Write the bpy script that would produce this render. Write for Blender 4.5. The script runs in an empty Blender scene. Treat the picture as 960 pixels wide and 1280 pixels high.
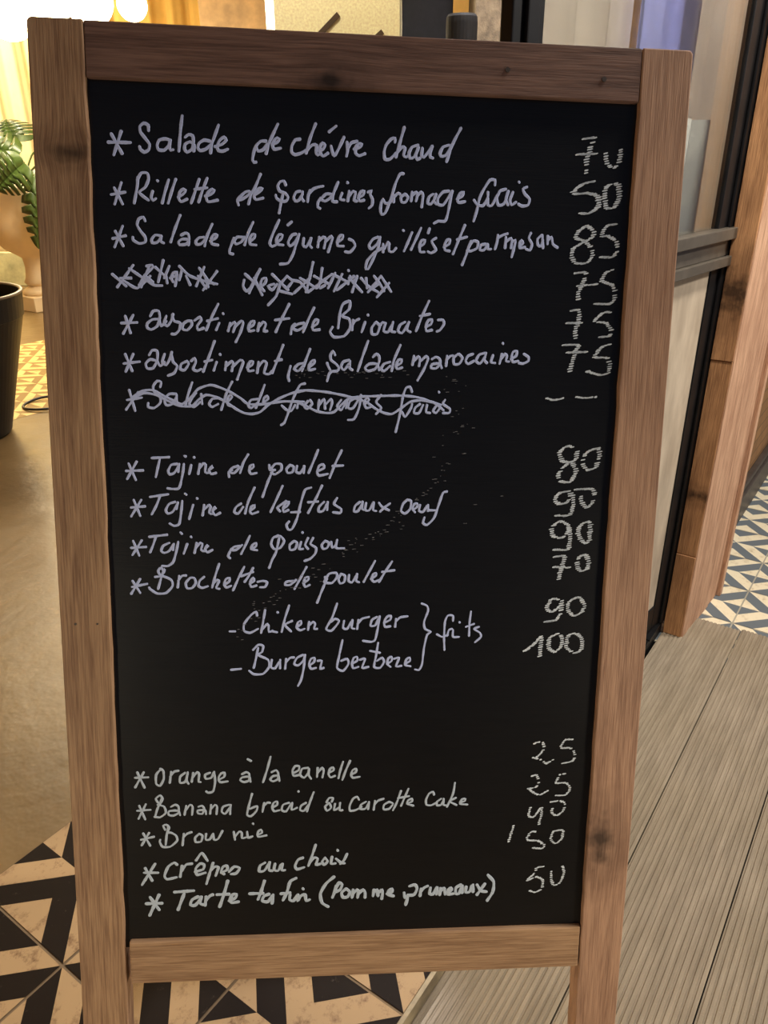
import bpy, bmesh, math, random
from mathutils import Vector, Matrix

random.seed(7)
C = bpy.context.scene.collection
PI = math.pi

# ------------------------------------------------------------------ camera
cam_d = bpy.data.cameras.new('camera')
cam = bpy.data.objects.new('camera', cam_d); C.objects.link(cam)
R_ = Vector((0.57378118, -0.81895928, -0.00899195))
U_ = Vector((0.35527886, 0.23899403, 0.90369175))
F_ = Vector((0.73793773, 0.52171597, -0.42808919))
m = Matrix.Identity(4)
for i in range(3):
    m[i][0] = R_[i]; m[i][1] = U_[i]; m[i][2] = -F_[i]
m[2][3] = 1.0
cam.matrix_world = m
cam_d.sensor_fit = 'VERTICAL'; cam_d.sensor_height = 36.0
cam_d.lens = 952.1635 / 1280 * 36.0
cam_d.clip_start = 0.02
bpy.context.scene.camera = cam

# ------------------------------------------------------------------ world, exposure, large lights
sc = bpy.context.scene
sc.view_settings.view_transform = 'Standard'
sc.view_settings.look = 'None'
sc.view_settings.gamma = 1.0
sc.view_settings.use_curve_mapping = False
sc.view_settings.exposure = 0.0
w = bpy.data.worlds.new('night'); sc.world = w; w.use_nodes = True
w.node_tree.nodes['Background'].inputs[0].default_value = (0.31, 0.36, 0.54, 1)
w.node_tree.nodes['Background'].inputs[1].default_value = 0.18

def area_light(name, loc, target, size, energy, col, spread=180):
    d = bpy.data.lights.new(name, 'AREA'); d.shape = 'DISK'; d.size = size
    d.energy = energy; d.color = col; d.spread = math.radians(spread)
    o = bpy.data.objects.new(name, d); C.objects.link(o)
    o.location = loc
    o.rotation_euler = (Vector(target) - Vector(loc)).to_track_quat('-Z', 'Y').to_euler()
    return o

def point_light(name, loc, radius, energy, col):
    d = bpy.data.lights.new(name, 'POINT'); d.shadow_soft_size = radius
    d.energy = energy; d.color = col
    o = bpy.data.objects.new(name, d); C.objects.link(o); o.location = loc
    return o

# terrace lamp overhead on the right, low warm fills added to light the board,
# and the warm ceiling light of the room
area_light('terrace_lamp', (2.4, -1.5, 2.4), (1.5, 0.0, 0.0), 0.3, 60, (1.0, 0.91, 0.80))
area_light('roll_fill_light', (1.22, -0.12, 1.95), (1.50, 0.40, 0.80), 0.2, 8, (1.0, 0.92, 0.80), 110)  # unseen fill added to brighten the rolled cloths and the jamb
area_light('low_board_fill', (0.65, -0.95, 0.30), (0.50, 0.30, 0.40), 0.25, 2.5, (1.0, 0.86, 0.64), 95)  # no lantern here, an unseen fill that brightens the lower board
area_light('left_board_fill', (-1.35, 0.50, 0.32), (0.28, 0.52, 0.16), 0.25, 2.4, (1.0, 0.86, 0.60), 80)  # added fill for the left stile, no real source stands there
area_light('room_ceiling_light', (2.6, 4.6, 2.65), (2.4, 4.4, 0.0), 1.2, 42, (1.0, 0.86, 0.60))
area_light('curtain_back_fill', (2.3, 1.15, 2.2), (1.75, 0.5, 1.1), 0.35, 75, (0.97, 0.95, 1.0))  # unseen light added to shine through the curtains behind the glass
area_light('curtain_wash_fill', (3.2, 6.2, 2.65), (3.4, 7.2, 1.2), 0.8, 160, (1.0, 0.86, 0.58))  # unseen, added to overexpose the cream curtain
area_light('screen_wash_fill', (2.85, 2.35, 2.65), (3.6, 2.75, 1.4), 0.3, 16, (1.0, 0.88, 0.62))  # added fill to brighten the cream screen, no fixture there
area_light('pillar_fill_light', (1.0, 1.5, 2.7), (2.0, 1.5, 1.2), 0.5, 9, (1.0, 0.86, 0.62))  # added fill for the viewer's side of posts and pillar

# ------------------------------------------------------------------ material helpers
class NT:
    def __init__(self, name):
        self.m = bpy.data.materials.new(name); self.m.use_nodes = True
        self.t = self.m.node_tree; self.n = self.t.nodes; self.l = self.t.links
        self.b = self.n['Principled BSDF']; self.out = self.n['Material Output']
    def add(self, kind, **kw):
        nd = self.n.new(kind)
        for k, v in kw.items(): setattr(nd, k, v)
        return nd
    def put(self, nd, key, v):
        s = nd.inputs[key]
        if isinstance(v, bpy.types.NodeSocket): self.l.new(v, s)
        else: s.default_value = v
        return nd
    def math(self, op, a, b=None, c=None, clamp=False):
        nd = self.add('ShaderNodeMath', operation=op, use_clamp=clamp)
        self.put(nd, 0, a)
        if b is not None: self.put(nd, 1, b)
        if c is not None: self.put(nd, 2, c)
        return nd.outputs[0]
    def coord(self, kind='Object', scale=(1, 1, 1), rot=(0, 0, 0), loc=(0, 0, 0)):
        tc = self.add('ShaderNodeTexCoord'); mp = self.add('ShaderNodeMapping')
        self.l.new(tc.outputs[kind], mp.inputs[0])
        mp.inputs['Scale'].default_value = scale; mp.inputs['Rotation'].default_value = rot
        mp.inputs['Location'].default_value = loc
        return mp.outputs[0]
    def noise(self, vec, scale, detail=4, rough=0.55, dist=0.0):
        nd = self.add('ShaderNodeTexNoise')
        self.l.new(vec, nd.inputs['Vector']); nd.inputs['Scale'].default_value = scale
        nd.inputs['Detail'].default_value = detail; nd.inputs['Roughness'].default_value = rough
        nd.inputs['Distortion'].default_value = dist
        return nd.outputs['Fac']
    def ramp(self, fac, stops):
        nd = self.add('ShaderNodeValToRGB'); self.l.new(fac, nd.inputs[0])
        e = nd.color_ramp.elements
        while len(e) < len(stops): e.new(0.5)
        for i, (p, c) in enumerate(stops):
            e[i].position = p; e[i].color = (c[0], c[1], c[2], 1)
        return nd.outputs[0]
    def mix(self, fac, a, b, blend='MIX'):
        nd = self.add('ShaderNodeMix', data_type='RGBA', blend_type=blend)
        self.put(nd, 0, fac)
        for k, v in ((6, a), (7, b)):
            if isinstance(v, bpy.types.NodeSocket): self.l.new(v, nd.inputs[k])
            else: nd.inputs[k].default_value = (v[0], v[1], v[2], 1)
        return nd.outputs[2]
    def bump(self, h, strength, dist=0.001):
        nd = self.add('ShaderNodeBump'); self.l.new(h, nd.inputs['Height'])
        nd.inputs['Strength'].default_value = strength; nd.inputs['Distance'].default_value = dist
        self.l.new(nd.outputs[0], self.b.inputs['Normal'])
    def base(self, c):
        if isinstance(c, bpy.types.NodeSocket): self.l.new(c, self.b.inputs['Base Color'])
        else: self.b.inputs['Base Color'].default_value = (c[0], c[1], c[2], 1)
    def set(self, rough=None, metal=None, spec=None):
        if rough is not None: self.put(self.b, 'Roughness', rough)
        if metal is not None: self.put(self.b, 'Metallic', metal)
        if spec is not None: self.put(self.b, 'Specular IOR Level', spec)

def srgb(r, g, b):
    f = lambda v: (v / 255 / 12.92) if v / 255 <= 0.04045 else ((v / 255 + 0.055) / 1.055) ** 2.4
    return (f(r), f(g), f(b))

def wood(name, light, dark, axis='Z', knots=(), rough=0.62, ring=90.0, seed=0.0, blotch=0.35, bumpy=0.5):
    """sawn softwood: fine grain along one object axis, growth bands, blotches and dark knots"""
    t = NT(name)
    ax = 'XYZ'.index(axis)
    sc_f = [1, 1, 1]; sc_f[ax] = 0.035
    sc_m = [1, 1, 1]; sc_m[ax] = 0.10
    raw = t.coord('Object', loc=(seed, seed * 0.37, seed * 0.71))
    obj_c = t.coord('Object')
    vec = raw
    for (kx, ky, kz, rad, stretch) in knots:       # grain flows round every knot
        sub = t.add('ShaderNodeVectorMath', operation='SUBTRACT')
        t.l.new(obj_c, sub.inputs[0]); sub.inputs[1].default_value = (kx, ky, kz)
        sx = [1, 1, 1]; sx[ax] = 1 / stretch
        ml = t.add('ShaderNodeVectorMath', operation='MULTIPLY')
        t.l.new(sub.outputs[0], ml.inputs[0]); ml.inputs[1].default_value = (sx[0], 0.0, sx[2])
        ln = t.add('ShaderNodeVectorMath', operation='LENGTH'); t.l.new(ml.outputs[0], ln.inputs[0])
        g = t.math('DIVIDE', ln.outputs['Value'], rad)
        pull = t.math('POWER', 2.718, t.math('MULTIPLY', g, -0.8))
        nrm = t.add('ShaderNodeVectorMath', operation='SCALE')
        t.l.new(ml.outputs[0], nrm.inputs[0]); t.l.new(t.math('MULTIPLY', pull, -0.55), nrm.inputs['Scale'])
        ad = t.add('ShaderNodeVectorMath', operation='ADD')
        t.l.new(vec, ad.inputs[0]); t.l.new(nrm.outputs[0], ad.inputs[1]); vec = ad.outputs[0]
    def mapped(scale):
        mp = t.add('ShaderNodeMapping'); t.l.new(vec, mp.inputs[0]); mp.inputs['Scale'].default_value = scale
        return mp.outputs[0]
    fine = t.noise(mapped(sc_f), 620, 3, 0.6)
    band = t.noise(mapped(sc_m), ring, 2, 0.5, 0.3)
    blot = t.noise(raw, 9, 3, 0.55)
    grain = t.math('ADD', t.math('MULTIPLY', fine, 0.6), t.math('MULTIPLY', band, 0.4))
    col = t.ramp(grain, [(0.36, dark), (0.60, light)])
    stain = t.math('MULTIPLY', t.math('SUBTRACT', blot, 0.42), blotch * 3.0, clamp=True)
    col = t.mix(stain, col, dark)
    for (kx, ky, kz, rad, stretch) in knots:
        sub = t.add('ShaderNodeVectorMath', operation='SUBTRACT')
        wob = t.add('ShaderNodeTexNoise'); t.l.new(raw, wob.inputs['Vector']); wob.inputs['Scale'].default_value = 70
        t.l.new(obj_c, sub.inputs[0]); sub.inputs[1].default_value = (kx, ky, kz)
        sx = [1, 1, 1]; sx[ax] = 1 / stretch
        ml = t.add('ShaderNodeVectorMath', operation='MULTIPLY')
        t.l.new(sub.outputs[0], ml.inputs[0]); ml.inputs[1].default_value = (sx[0], 0.0, sx[2])
        ln = t.add('ShaderNodeVectorMath', operation='LENGTH'); t.l.new(ml.outputs[0], ln.inputs[0])
        d = t.math('DIVIDE', ln.outputs['Value'], rad)
        d = t.math('ADD', d, t.math('MULTIPLY', t.math('SUBTRACT', wob.outputs['Fac'], 0.5), 1.6))
        core = t.math('SUBTRACT', 1.15, d, clamp=True)
        halo = t.math('MULTIPLY', t.math('SUBTRACT', 2.6, d, clamp=True), 0.35)
        col = t.mix(halo, col, tuple(c * 0.55 for c in dark))
        col = t.mix(t.math('MULTIPLY', core, 0.9), col, tuple(c * 0.16 for c in dark))
    t.base(col)
    t.set(rough=rough, spec=0.3)
    t.bump(grain, bumpy, 0.0012)
    return t.m

def plain(name, col, rough=0.5, metal=0.0, var=0.15, scale=12, bump=0.0, spec=0.5):
    t = NT(name)
    v = t.coord('Object')
    nz = t.noise(v, scale, 5, 0.6)
    lo = tuple(c * (1 - var) for c in col); hi = tuple(min(1, c * (1 + var)) for c in col)
    t.base(t.ramp(nz, [(0.3, lo), (0.7, hi)])); t.set(rough=rough, metal=metal, spec=spec)
    if bump: t.bump(t.noise(v, scale * 6, 4, 0.6), bump, 0.002)
    return t.m

def glow(name, col, strength):
    t = NT(name)
    t.base(col)
    t.b.inputs['Emission Color'].default_value = (*col, 1); t.b.inputs['Emission Strength'].default_value = strength
    return t.m

# ------------------------------------------------------------------ mesh helpers
def box(bm, x0, x1, y0, y1, z0, z1, mi=0, rot=None):
    vs = [bm.verts.new((x, y, z)) for z in (z0, z1) for y in (y0, y1) for x in (x0, x1)]
    if rot is not None:
        for v in vs: v.co = rot @ v.co
    fs = []
    for q in ((0, 2, 3, 1), (4, 5, 7, 6), (0, 1, 5, 4), (2, 6, 7, 3), (0, 4, 6, 2), (1, 3, 7, 5)):
        f = bm.faces.new([vs[i] for i in q]); f.material_index = mi; fs.append(f)
    return vs, fs

def tube(bm, pts, rad, seg=10, cap=True):
    pts = [Vector(p) for p in pts]; rings = []
    rads = rad if isinstance(rad, (list, tuple)) else [rad] * len(pts)
    up = Vector((0.13, 0.21, 0.97))
    for i, p in enumerate(pts):
        d = (pts[min(i + 1, len(pts) - 1)] - pts[max(i - 1, 0)]).normalized()
        a = d.cross(up)
        if a.length < 1e-4: a = d.cross(Vector((1, 0, 0)))
        a.normalize(); b = d.cross(a)
        rings.append([bm.verts.new(p + (a * math.cos(2 * PI * k / seg) + b * math.sin(2 * PI * k / seg)) * rads[i]) for k in range(seg)])
    for i in range(len(rings) - 1):
        for k in range(seg):
            bm.faces.new((rings[i][k], rings[i][(k + 1) % seg], rings[i + 1][(k + 1) % seg], rings[i + 1][k]))
    if cap:
        bm.faces.new(rings[0][::-1]); bm.faces.new(rings[-1])

def lathe(bm, prof, seg=40, centre=(0, 0), closed=False):
    rings = []
    for (r, z) in prof:
        rings.append([bm.verts.new((centre[0] + max(r, 1e-4) * math.cos(2 * PI * k / seg), centre[1] + max(r, 1e-4) * math.sin(2 * PI * k / seg), z)) for k in range(seg)])
    for i in range(len(rings) - 1):
        for k in range(seg):
            bm.faces.new((rings[i][k], rings[i][(k + 1) % seg], rings[i + 1][(k + 1) % seg], rings[i + 1][k]))
    if closed:
        for k in range(seg): bm.faces.new((rings[-1][k], rings[-1][(k + 1) % seg], rings[0][(k + 1) % seg], rings[0][k]))
        return
    bm.faces.new(rings[0][::-1]); bm.faces.new(rings[-1])

def obj(name, bm, mats, parent=None, smooth=False, bevel=0.0, seg=2):
    bmesh.ops.recalc_face_normals(bm, faces=bm.faces)
    me = bpy.data.meshes.new(name); bm.to_mesh(me); bm.free()
    for mm in (mats if isinstance(mats, (list, tuple)) else [mats]): me.materials.append(mm)
    o = bpy.data.objects.new(name, me); C.objects.link(o)
    if parent is not None: o.parent = parent
    if smooth:
        for p in me.polygons: p.use_smooth = True
    if bevel:
        b = o.modifiers.new('bevel', 'BEVEL'); b.width = bevel; b.segments = seg; b.limit_method = 'ANGLE'
    return o

def thing(name, label, cat, loc=(0, 0, 0), rotz=0.0, group=None):
    o = bpy.data.objects.new(name, None); C.objects.link(o)
    o.location = loc; o.rotation_euler = (0, 0, rotz); o.empty_display_size = 0.1
    o['label'] = label; o['category'] = cat
    if group: o['group'] = group
    return o

def tag(o, label, cat, group=None):
    o['label'] = label; o['category'] = cat
    if group: o['group'] = group
    return o

def struct(o):
    o['kind'] = 'structure'; return o

# ------------------------------------------------------------------ materials
BLACK_METAL = plain('black_metal', (0.008, 0.008, 0.009), 0.42, 0.0, 0.3, 30, 0, 0.25)
RAIL_TOP = wood('rail_wood', srgb(128, 98, 86), srgb(90, 66, 58), 'X', [(-0.035, 0, 1.110, 0.012, 1.6)], ring=120, seed=3.1, blotch=0.25)  # top rail, toned darker than the stiles and lower rail
STILE_L = wood('left_stile_wood', srgb(174, 140, 108), srgb(124, 92, 70), 'Z', [(-0.268, 0, 1.042, 0.017, 0.55)], seed=0.4, blotch=0.32)
STILE_R = wood('right_stile_wood', srgb(180, 142, 116), srgb(136, 102, 82), 'Z', [(0.264, 0, 0.352, 0.015, 2.0)], seed=1.7, blotch=0.15)
RAIL_LOW = wood('lower_rail_wood', srgb(176, 142, 110), srgb(134, 102, 76), 'X', seed=5.3, blotch=0.15)
REAR_WOOD = wood('rear_frame_wood', srgb(170, 126, 92), srgb(124, 84, 60), 'Z', seed=8.0)

def slate_mat():
    t = NT('slate_black_paint')
    v = t.coord('Object', scale=(6, 1, 260))
    n1 = t.noise(v, 3.0, 3, 0.6)
    v2 = t.coord('Object'); n2 = t.noise(v2, 5, 4, 0.6)
    t.base(t.ramp(n1, [(0.3, (0.003, 0.003, 0.0035)), (0.75, (0.006, 0.006, 0.007))]))
    t.set(rough=t.math('ADD', 0.26, t.math('MULTIPLY', n2, 0.10)), spec=0.42)
    t.bump(n1, 0.25, 0.0006)
    return t.m
SLATE = slate_mat()

def chalk_mat(name, col, speck):
    t = NT(name)
    v = t.coord('Object'); n = t.noise(v, 900, 2, 0.6)
    t.base(t.ramp(n, [(0.25, tuple(c * (1 - speck) for c in col)), (0.6, col)]))
    t.set(rough=0.85, spec=0.15)
    return t.m
PEN = chalk_mat('chalk_pen', (0.54, 0.62, 0.95), 0.15)  # lilac tint holds the cool light on the upper lines
PEN_WHITE_LOW_LIGHT = chalk_mat('white_low_light_pen', (0.50, 0.58, 0.70), 0.2)  # pen greyed for the light low down; last two lines white by themselves
CHALK = chalk_mat('chalk_stick', (0.74, 0.82, 0.92), 0.25)
DUST = chalk_mat('chalk_dust', (0.20, 0.20, 0.22), 0.5)

# ------------------------------------------------------------------ floors
def deck_mat():
    t = NT('grooved_deck')
    v = t.coord('Object', scale=(0.6, 6, 1))
    n1 = t.noise(v, 14, 5, 0.65); v2 = t.coord('Object'); n2 = t.noise(v2, 420, 3, 0.7); n3 = t.noise(v2, 3.2, 3, 0.5)
    c = t.ramp(n1, [(0.3, srgb(138, 126, 109)), (0.7, srgb(170, 157, 138))])
    c = t.mix(t.math('MULTIPLY', t.math('SUBTRACT', n3, 0.45, clamp=True), 1.5), c, srgb(140, 126, 100))
    c = t.mix(t.math('MULTIPLY', t.math('SUBTRACT', n2, 0.62, clamp=True), 3.0, clamp=True), c, srgb(215, 204, 182))
    t.base(c); t.set(rough=0.75, spec=0.25); t.bump(n2, 0.3, 0.001)
    return t.m

def deck():
    bm = bmesh.new()
    X0, X1, Z = -2.2, 1.705, -0.024
    NG = 17
    for k in range(-14, 1):
        a = 0.181 + k * 0.1515; b = a + 0.1496
        prof = [(a, Z - 0.022), (a, Z - 0.001)]
        wdt = (b - a) / NG
        for g in range(NG):
            y = a + g * wdt
            prof += [(y + wdt * 0.10, Z), (y + wdt * 0.62, Z), (y + wdt * 0.74, Z - 0.0020), (y + wdt * 0.96, Z - 0.0020)]
        prof += [(b, Z - 0.001), (b, Z - 0.022)]
        x1 = X1 + random.uniform(-0.006, 0.006)
        L = [bm.verts.new((X0, y, z)) for y, z in prof]; Rr = [bm.verts.new((x1, y, z)) for y, z in prof]
        for i in range(len(prof) - 1): bm.faces.new((L[i], Rr[i], Rr[i + 1], L[i + 1]))
        bm.faces.new(Rr); bm.faces.new(L[::-1])
    return struct(obj('floor_deck', bm, deck_mat()))
deck()

def tile_mats(pre, light, dark, light_v, dark_v, rough):
    a = NT(pre + '_light'); v = a.coord('Object'); n = a.noise(v, 38, 7, 0.75); n2 = a.noise(v, 9, 3, 0.5)
    st = a.math('MULTIPLY', a.math('SUBTRACT', n, 0.52, clamp=True), a.math('MULTIPLY', n2, 11.0), clamp=True)
    a.base(a.mix(st, light, light_v)); a.set(rough=rough, spec=0.3)
    b = NT(pre + '_dark'); v = b.coord('Object'); n = b.noise(v, 70, 6, 0.75); n2 = b.noise(v, 6, 3, 0.5)
    st = b.math('MULTIPLY', b.math('SUBTRACT', n, 0.62, clamp=True), b.math('MULTIPLY', n2, 8.0), clamp=True)
    b.base(b.mix(st, dark, dark_v)); b.set(rough=rough, spec=0.08)
    g = plain(pre + '_grout', tuple(0.5 * (x + y) * 0.85 for x, y in zip(light, dark)), 0.8)
    return [a.m, b.m, g]

def tile_floor(name, x0, y0, p, nx, ny, z, mats, clip=None):
    """patterned cement tiles: every tile has nested chevrons, one half the negative of the other"""
    bm = bmesh.new()
    k1, k2, k3 = 0.25, 0.5, 0.755
    half = [([(0, 0), (k1, 0), (0, k1)], 0), ([(k1, 0), (k2, 0), (0, k2), (0, k1)], 1),
            ([(k2, 0), (.5, k3 - .5), (k3 - .5, .5), (0, .5)], 0), ([(.5, k3 - .5), (.5, .5), (k3 - .5, .5)], 1)]
    g = 0.010
    for i in nx:
        for j in ny:
            for poly, mi in half:
                for fx in (0, 1):
                    for fy in (1, -1):
                        vs = []
                        for a, c in poly:
                            aa = 1 - a if fx else a
                            bb = 0.5 + fy * c
                            aa = g + aa * (1 - 2 * g); bb = g + bb * (1 - 2 * g)
                            vs.append((x0 + (i + aa) * p, y0 + (j + bb) * p, z))
                        if clip and any(clip(q) for q in vs): continue
                        f = bm.faces.new([bm.verts.new(q) for q in vs])
                        f.material_index = (1 - mi) if fx else mi
            q = [(x0 + i * p, y0 + j * p), (x0 + (i + 1) * p, y0 + j * p), (x0 + (i + 1) * p, y0 + (j + 1) * p), (x0 + i * p, y0 + (j + 1) * p)]
            f = bm.faces.new([bm.verts.new((a, b, z - 0.0012)) for a, b in q]); f.material_index = 2
    me_o = obj(name, bm, mats)
    for f in me_o.data.polygons:
        if f.normal.z < 0: f.flip()
    return struct(me_o)

IN_T = tile_mats('threshold_tile', srgb(156, 128, 90), srgb(26, 18, 12), srgb(98, 68, 42), srgb(96, 86, 74), 0.6)
OUT_T = tile_mats('terrace_tile', srgb(238, 226, 196), srgb(108, 116, 122), srgb(200, 184, 150), srgb(140, 142, 140), 0.5)
FAR_T = tile_mats('room_tile', srgb(224, 190, 120), srgb(150, 122, 76), srgb(200, 160, 100), srgb(130, 104, 66), 0.4)
P = 0.20982
tile_floor('floor_tile', 0.2956, 0.7536, P, range(-10, 2), range(-2, 1), 0.0, IN_T)
tile_floor('floor_terrace_tile', 1.733, 0.205, 0.1775, range(-1, 22), range(-14, 1), -0.030, OUT_T)
tile_floor('floor_room_tile', 0.2956, 3.02, P, range(-6, 20), range(0, 6), 0.0, FAR_T)

bm = bmesh.new(); box(bm, -2.2, 0.715, 0.3290, 0.3350, -0.05, 0.001)      # raised edge of the tiled strip
struct(obj('trim_1', bm, plain('tile_edge', srgb(146, 132, 104), 0.7, var=0.25, scale=60)))

def concrete_mat():
    t = NT('polished_concrete')
    v = t.coord('Object'); n1 = t.noise(v, 1.6, 5, 0.6, 0.6); n2 = t.noise(v, 26, 5, 0.65); n3 = t.noise(v, 9, 4, 0.6)
    c = t.ramp(n1, [(0.3, srgb(92, 72, 44)), (0.7, srgb(118, 95, 60))])
    c = t.mix(t.math('MULTIPLY', t.math('SUBTRACT', n2, 0.5, clamp=True), 1.0), c, srgb(120, 92, 60))
    t.base(c); t.set(rough=t.math('ADD', 0.25, t.math('MULTIPLY', n3, 0.16)), spec=0.4)
    t.bump(n3, 0.25, 0.01)
    return t.m
CONC = concrete_mat()
bm = bmesh.new(); box(bm, -3.0, 7.0, 0.9630, 3.02, -0.05, -0.001); box(bm, -3.0, 7.0, 4.279, 8.0, -0.05, -0.001); box(bm, 0.715, 7.0, 0.36, 0.963, -0.05, -0.001); box(bm, -3, 7, .36, 8, -.08, -.052)
struct(obj('floor_concrete', bm, CONC))
bm = bmesh.new(); box(bm, -2.2, 6.0, -3.0, 0.34, -0.12, -0.05)
struct(obj('floor_bed', bm, plain('dark_bed', (0.02, 0.018, 0.015), 0.9)))

# ------------------------------------------------------------------ room shell
PLASTER = plain('warm_plaster', srgb(205, 170, 115), 0.8, var=0.2, scale=4, bump=0.2)
bm = bmesh.new(); box(bm, -3.0, 7.0, 8.0, 8.15, -0.05, 2.8); struct(obj('wall_back', bm, PLASTER))
bm = bmesh.new(); box(bm, 7.0, 7.15, 0.36, 8.0, -0.05, 2.8); struct(obj('wall_far', bm, PLASTER))
bm = bmesh.new(); box(bm, -3.15, -3.0, 0.36, 8.0, -0.05, 2.8); struct(obj('wall_left', bm, PLASTER))
bm = bmesh.new(); box(bm, -3.0, 7.0, 0.36, 8.0, 2.8, 2.95); struct(obj('ceiling', bm, plain('ceiling_paint', srgb(214, 196, 160), 0.8)))

def brick_mat():
    t = NT('tan_rendered_brick')
    br = t.add('ShaderNodeTexBrick'); v = t.coord('Object', rot=(PI / 2, 0, 0)); t.l.new(v, br.inputs['Vector'])
    br.inputs['Scale'].default_value = 6; br.inputs['Mortar Size'].default_value = 0.015
    br.inputs['Color1'].default_value = (*srgb(168, 124, 78), 1); br.inputs['Color2'].default_value = (*srgb(142, 104, 66), 1)
    br.inputs['Mortar'].default_value = (*srgb(110, 84, 56), 1)
    n = t.noise(t.coord('Object'), 30, 5, 0.7)
    t.base(t.mix(t.math('MULTIPLY', n, 0.4), br.outputs['Color'], srgb(110, 80, 50))); t.set(rough=0.85); t.bump(n, 0.4, 0.004)
    return t.m
bm = bmesh.new(); box(bm, 1.86, 6.0, 0.345, 0.358, -0.05, 2.5); struct(obj('wall_right', bm, brick_mat()))
bm = bmesh.new(); box(bm, 1.86, 6.0, 0.318, 0.345, -0.031, 0.055); box(bm, 1.86, 6.0, 0.326, 0.345, 0.055, 0.075)
struct(obj('baseboard_right', bm, plain('dark_baseboard', srgb(74, 66, 60), 0.45, var=0.3, scale=30), bevel=0.003))

# wooden jamb boards beside the glass door
JAMB_A = wood('jamb_side_wood', srgb(206, 154, 108), srgb(140, 98, 66), 'Z', [(1.59, 0.308, 0.33, 0.012, 1.2), (1.59, 0.30, 0.75, 0.014, 3.0)], ring=60, seed=2.2, blotch=0.4)
JAMB_B = wood('jamb_front_wood', srgb(224, 182, 150), srgb(160, 116, 90), 'Z', ring=60, seed=4.1, blotch=0.3)
bm = bmesh.new(); box(bm, 1.592, 1.622, 0.2885, 0.330, -0.024, 0.185); box(bm, 1.594, 1.622, 0.2885, 0.330, 0.186, 0.62); box(bm, 1.592, 1.622, 0.2885, 0.330, 0.621, 2.4)
struct(obj('trim_2', bm, JAMB_A, bevel=0.0015))
bm = bmesh.new()
rz = Matrix.Rotation(math.radians(-4.5), 3, 'Z')
def jb(x0, x1, y0, y1, mi=0):
    vs, _ = box(bm, x0, x1, y0, y1, -0.030, 2.4, mi)
    for v in vs:
        d = v.co - Vector((1.60, 0.288, 0)); d.z = 0
        q = rz @ d; v.co.x = 1.60 + q.x; v.co.y = 0.288 + q.y
jb(0.0 + 1.597, 1.775, 0.286, 0.310); jb(1.778, 1.838, 0.288, 0.310); jb(1.842, 1.862, 0.279, 0.318)
struct(obj('trim_3', bm, JAMB_B, bevel=0.002))

# ------------------------------------------------------------------ glass door, a little ajar
A_ = Vector((0.832, 0.420, 0)); B_ = Vector((1.640, 0.331, 0))
DA = math.atan2(B_.y - A_.y, B_.x - A_.x); DL = (B_ - A_).length
def dx_at(ratio):        # distance along the leaf where X = ratio * Y
    c, s = math.cos(DA), math.sin(DA)
    return (ratio * A_.y - A_.x) / (c - ratio * s)
door_bm = bmesh.new()
mull = dx_at(4.40) + 0.022
box(door_bm, 0.0, 0.062, 0.0, 0.016, 0.005, 2.35)                      # lock stile
box(door_bm, 0.020, 0.044, -0.006, 0.0, 0.005, 2.35)
box(door_bm, mull, DL, 0.002, 0.016, 0.005, 2.35)                      # hinge stile
box(door_bm, mull + 0.04, DL, -0.004, 0.002, 0.005, 2.35)
box(door_bm, 0.062, mull, 0.002, 0.016, 2.27, 2.35)
box(door_bm, 0.062, mull, 0.002, 0.016, 0.005, 0.07)
door = struct(obj('door_1', door_bm, BLACK_METAL, bevel=0.002))
door.location = A_; door.rotation_euler = (0, 0, DA)
rail_bm = bmesh.new()
box(rail_bm, 0.062, DL - 0.02, -0.014, 0.016, 0.848, 0.868); box(rail_bm, 0.062, DL - 0.02, -0.004, 0.016, 0.818, 0.8478); box(rail_bm, 0.062, DL - 0.02, -0.012, 0.016, 0.800, 0.8178)
obj('door_rail', rail_bm, plain('dull_bronze_metal', srgb(84, 78, 70), 0.35, 0.0, 0.2, 40), door, bevel=0.0015)
def glass_mat():
    t = NT('clear_glass')
    tr = t.add('ShaderNodeBsdfTransparent'); tr.inputs[0].default_value = (0.93, 0.94, 0.93, 1)
    gl = t.add('ShaderNodeBsdfGlossy'); gl.inputs['Roughness'].default_value = 0.03
    fr = t.add('ShaderNodeFresnel'); fr.inputs['IOR'].default_value = 1.35
    mx = t.add('ShaderNodeMixShader')
    t.l.new(t.math('MULTIPLY', fr.outputs[0], 0.5), mx.inputs[0]); t.l.new(tr.outputs[0], mx.inputs[1]); t.l.new(gl.outputs[0], mx.inputs[2])
    t.l.new(mx.outputs[0], t.out.inputs[0])
    return t.m
GLASS = glass_mat()
bm = bmesh.new(); box(bm, 0.060, mull + 0.002, 0.006, 0.011, 0.866, 2.272); obj('glass_pane', bm, GLASS, door)
def lower_mat():
    t = NT('frosted_panel'); v = t.coord('Object', scale=(3, 1, 1)); n = t.noise(v, 6, 5, 0.6)
    t.base(t.ramp(n, [(0.35, srgb(170, 156, 138)), (0.65, srgb(204, 190, 170))])); t.set(rough=0.35); return t.m
bm = bmesh.new(); box(bm, 0.060, mull + 0.002, 0.005, 0.012, 0.068, 0.802); o = obj('frosted_panel', bm, lower_mat(), door)
bm = bmesh.new(); box(bm, 0.85, 1.60, 0.336, 0.40, -0.05, 0.001); box(bm, 1.50, 1.60, 0.334, 0.41, 0.0, 0.004)
struct(obj('trim_4', bm, BLACK_METAL))

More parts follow.
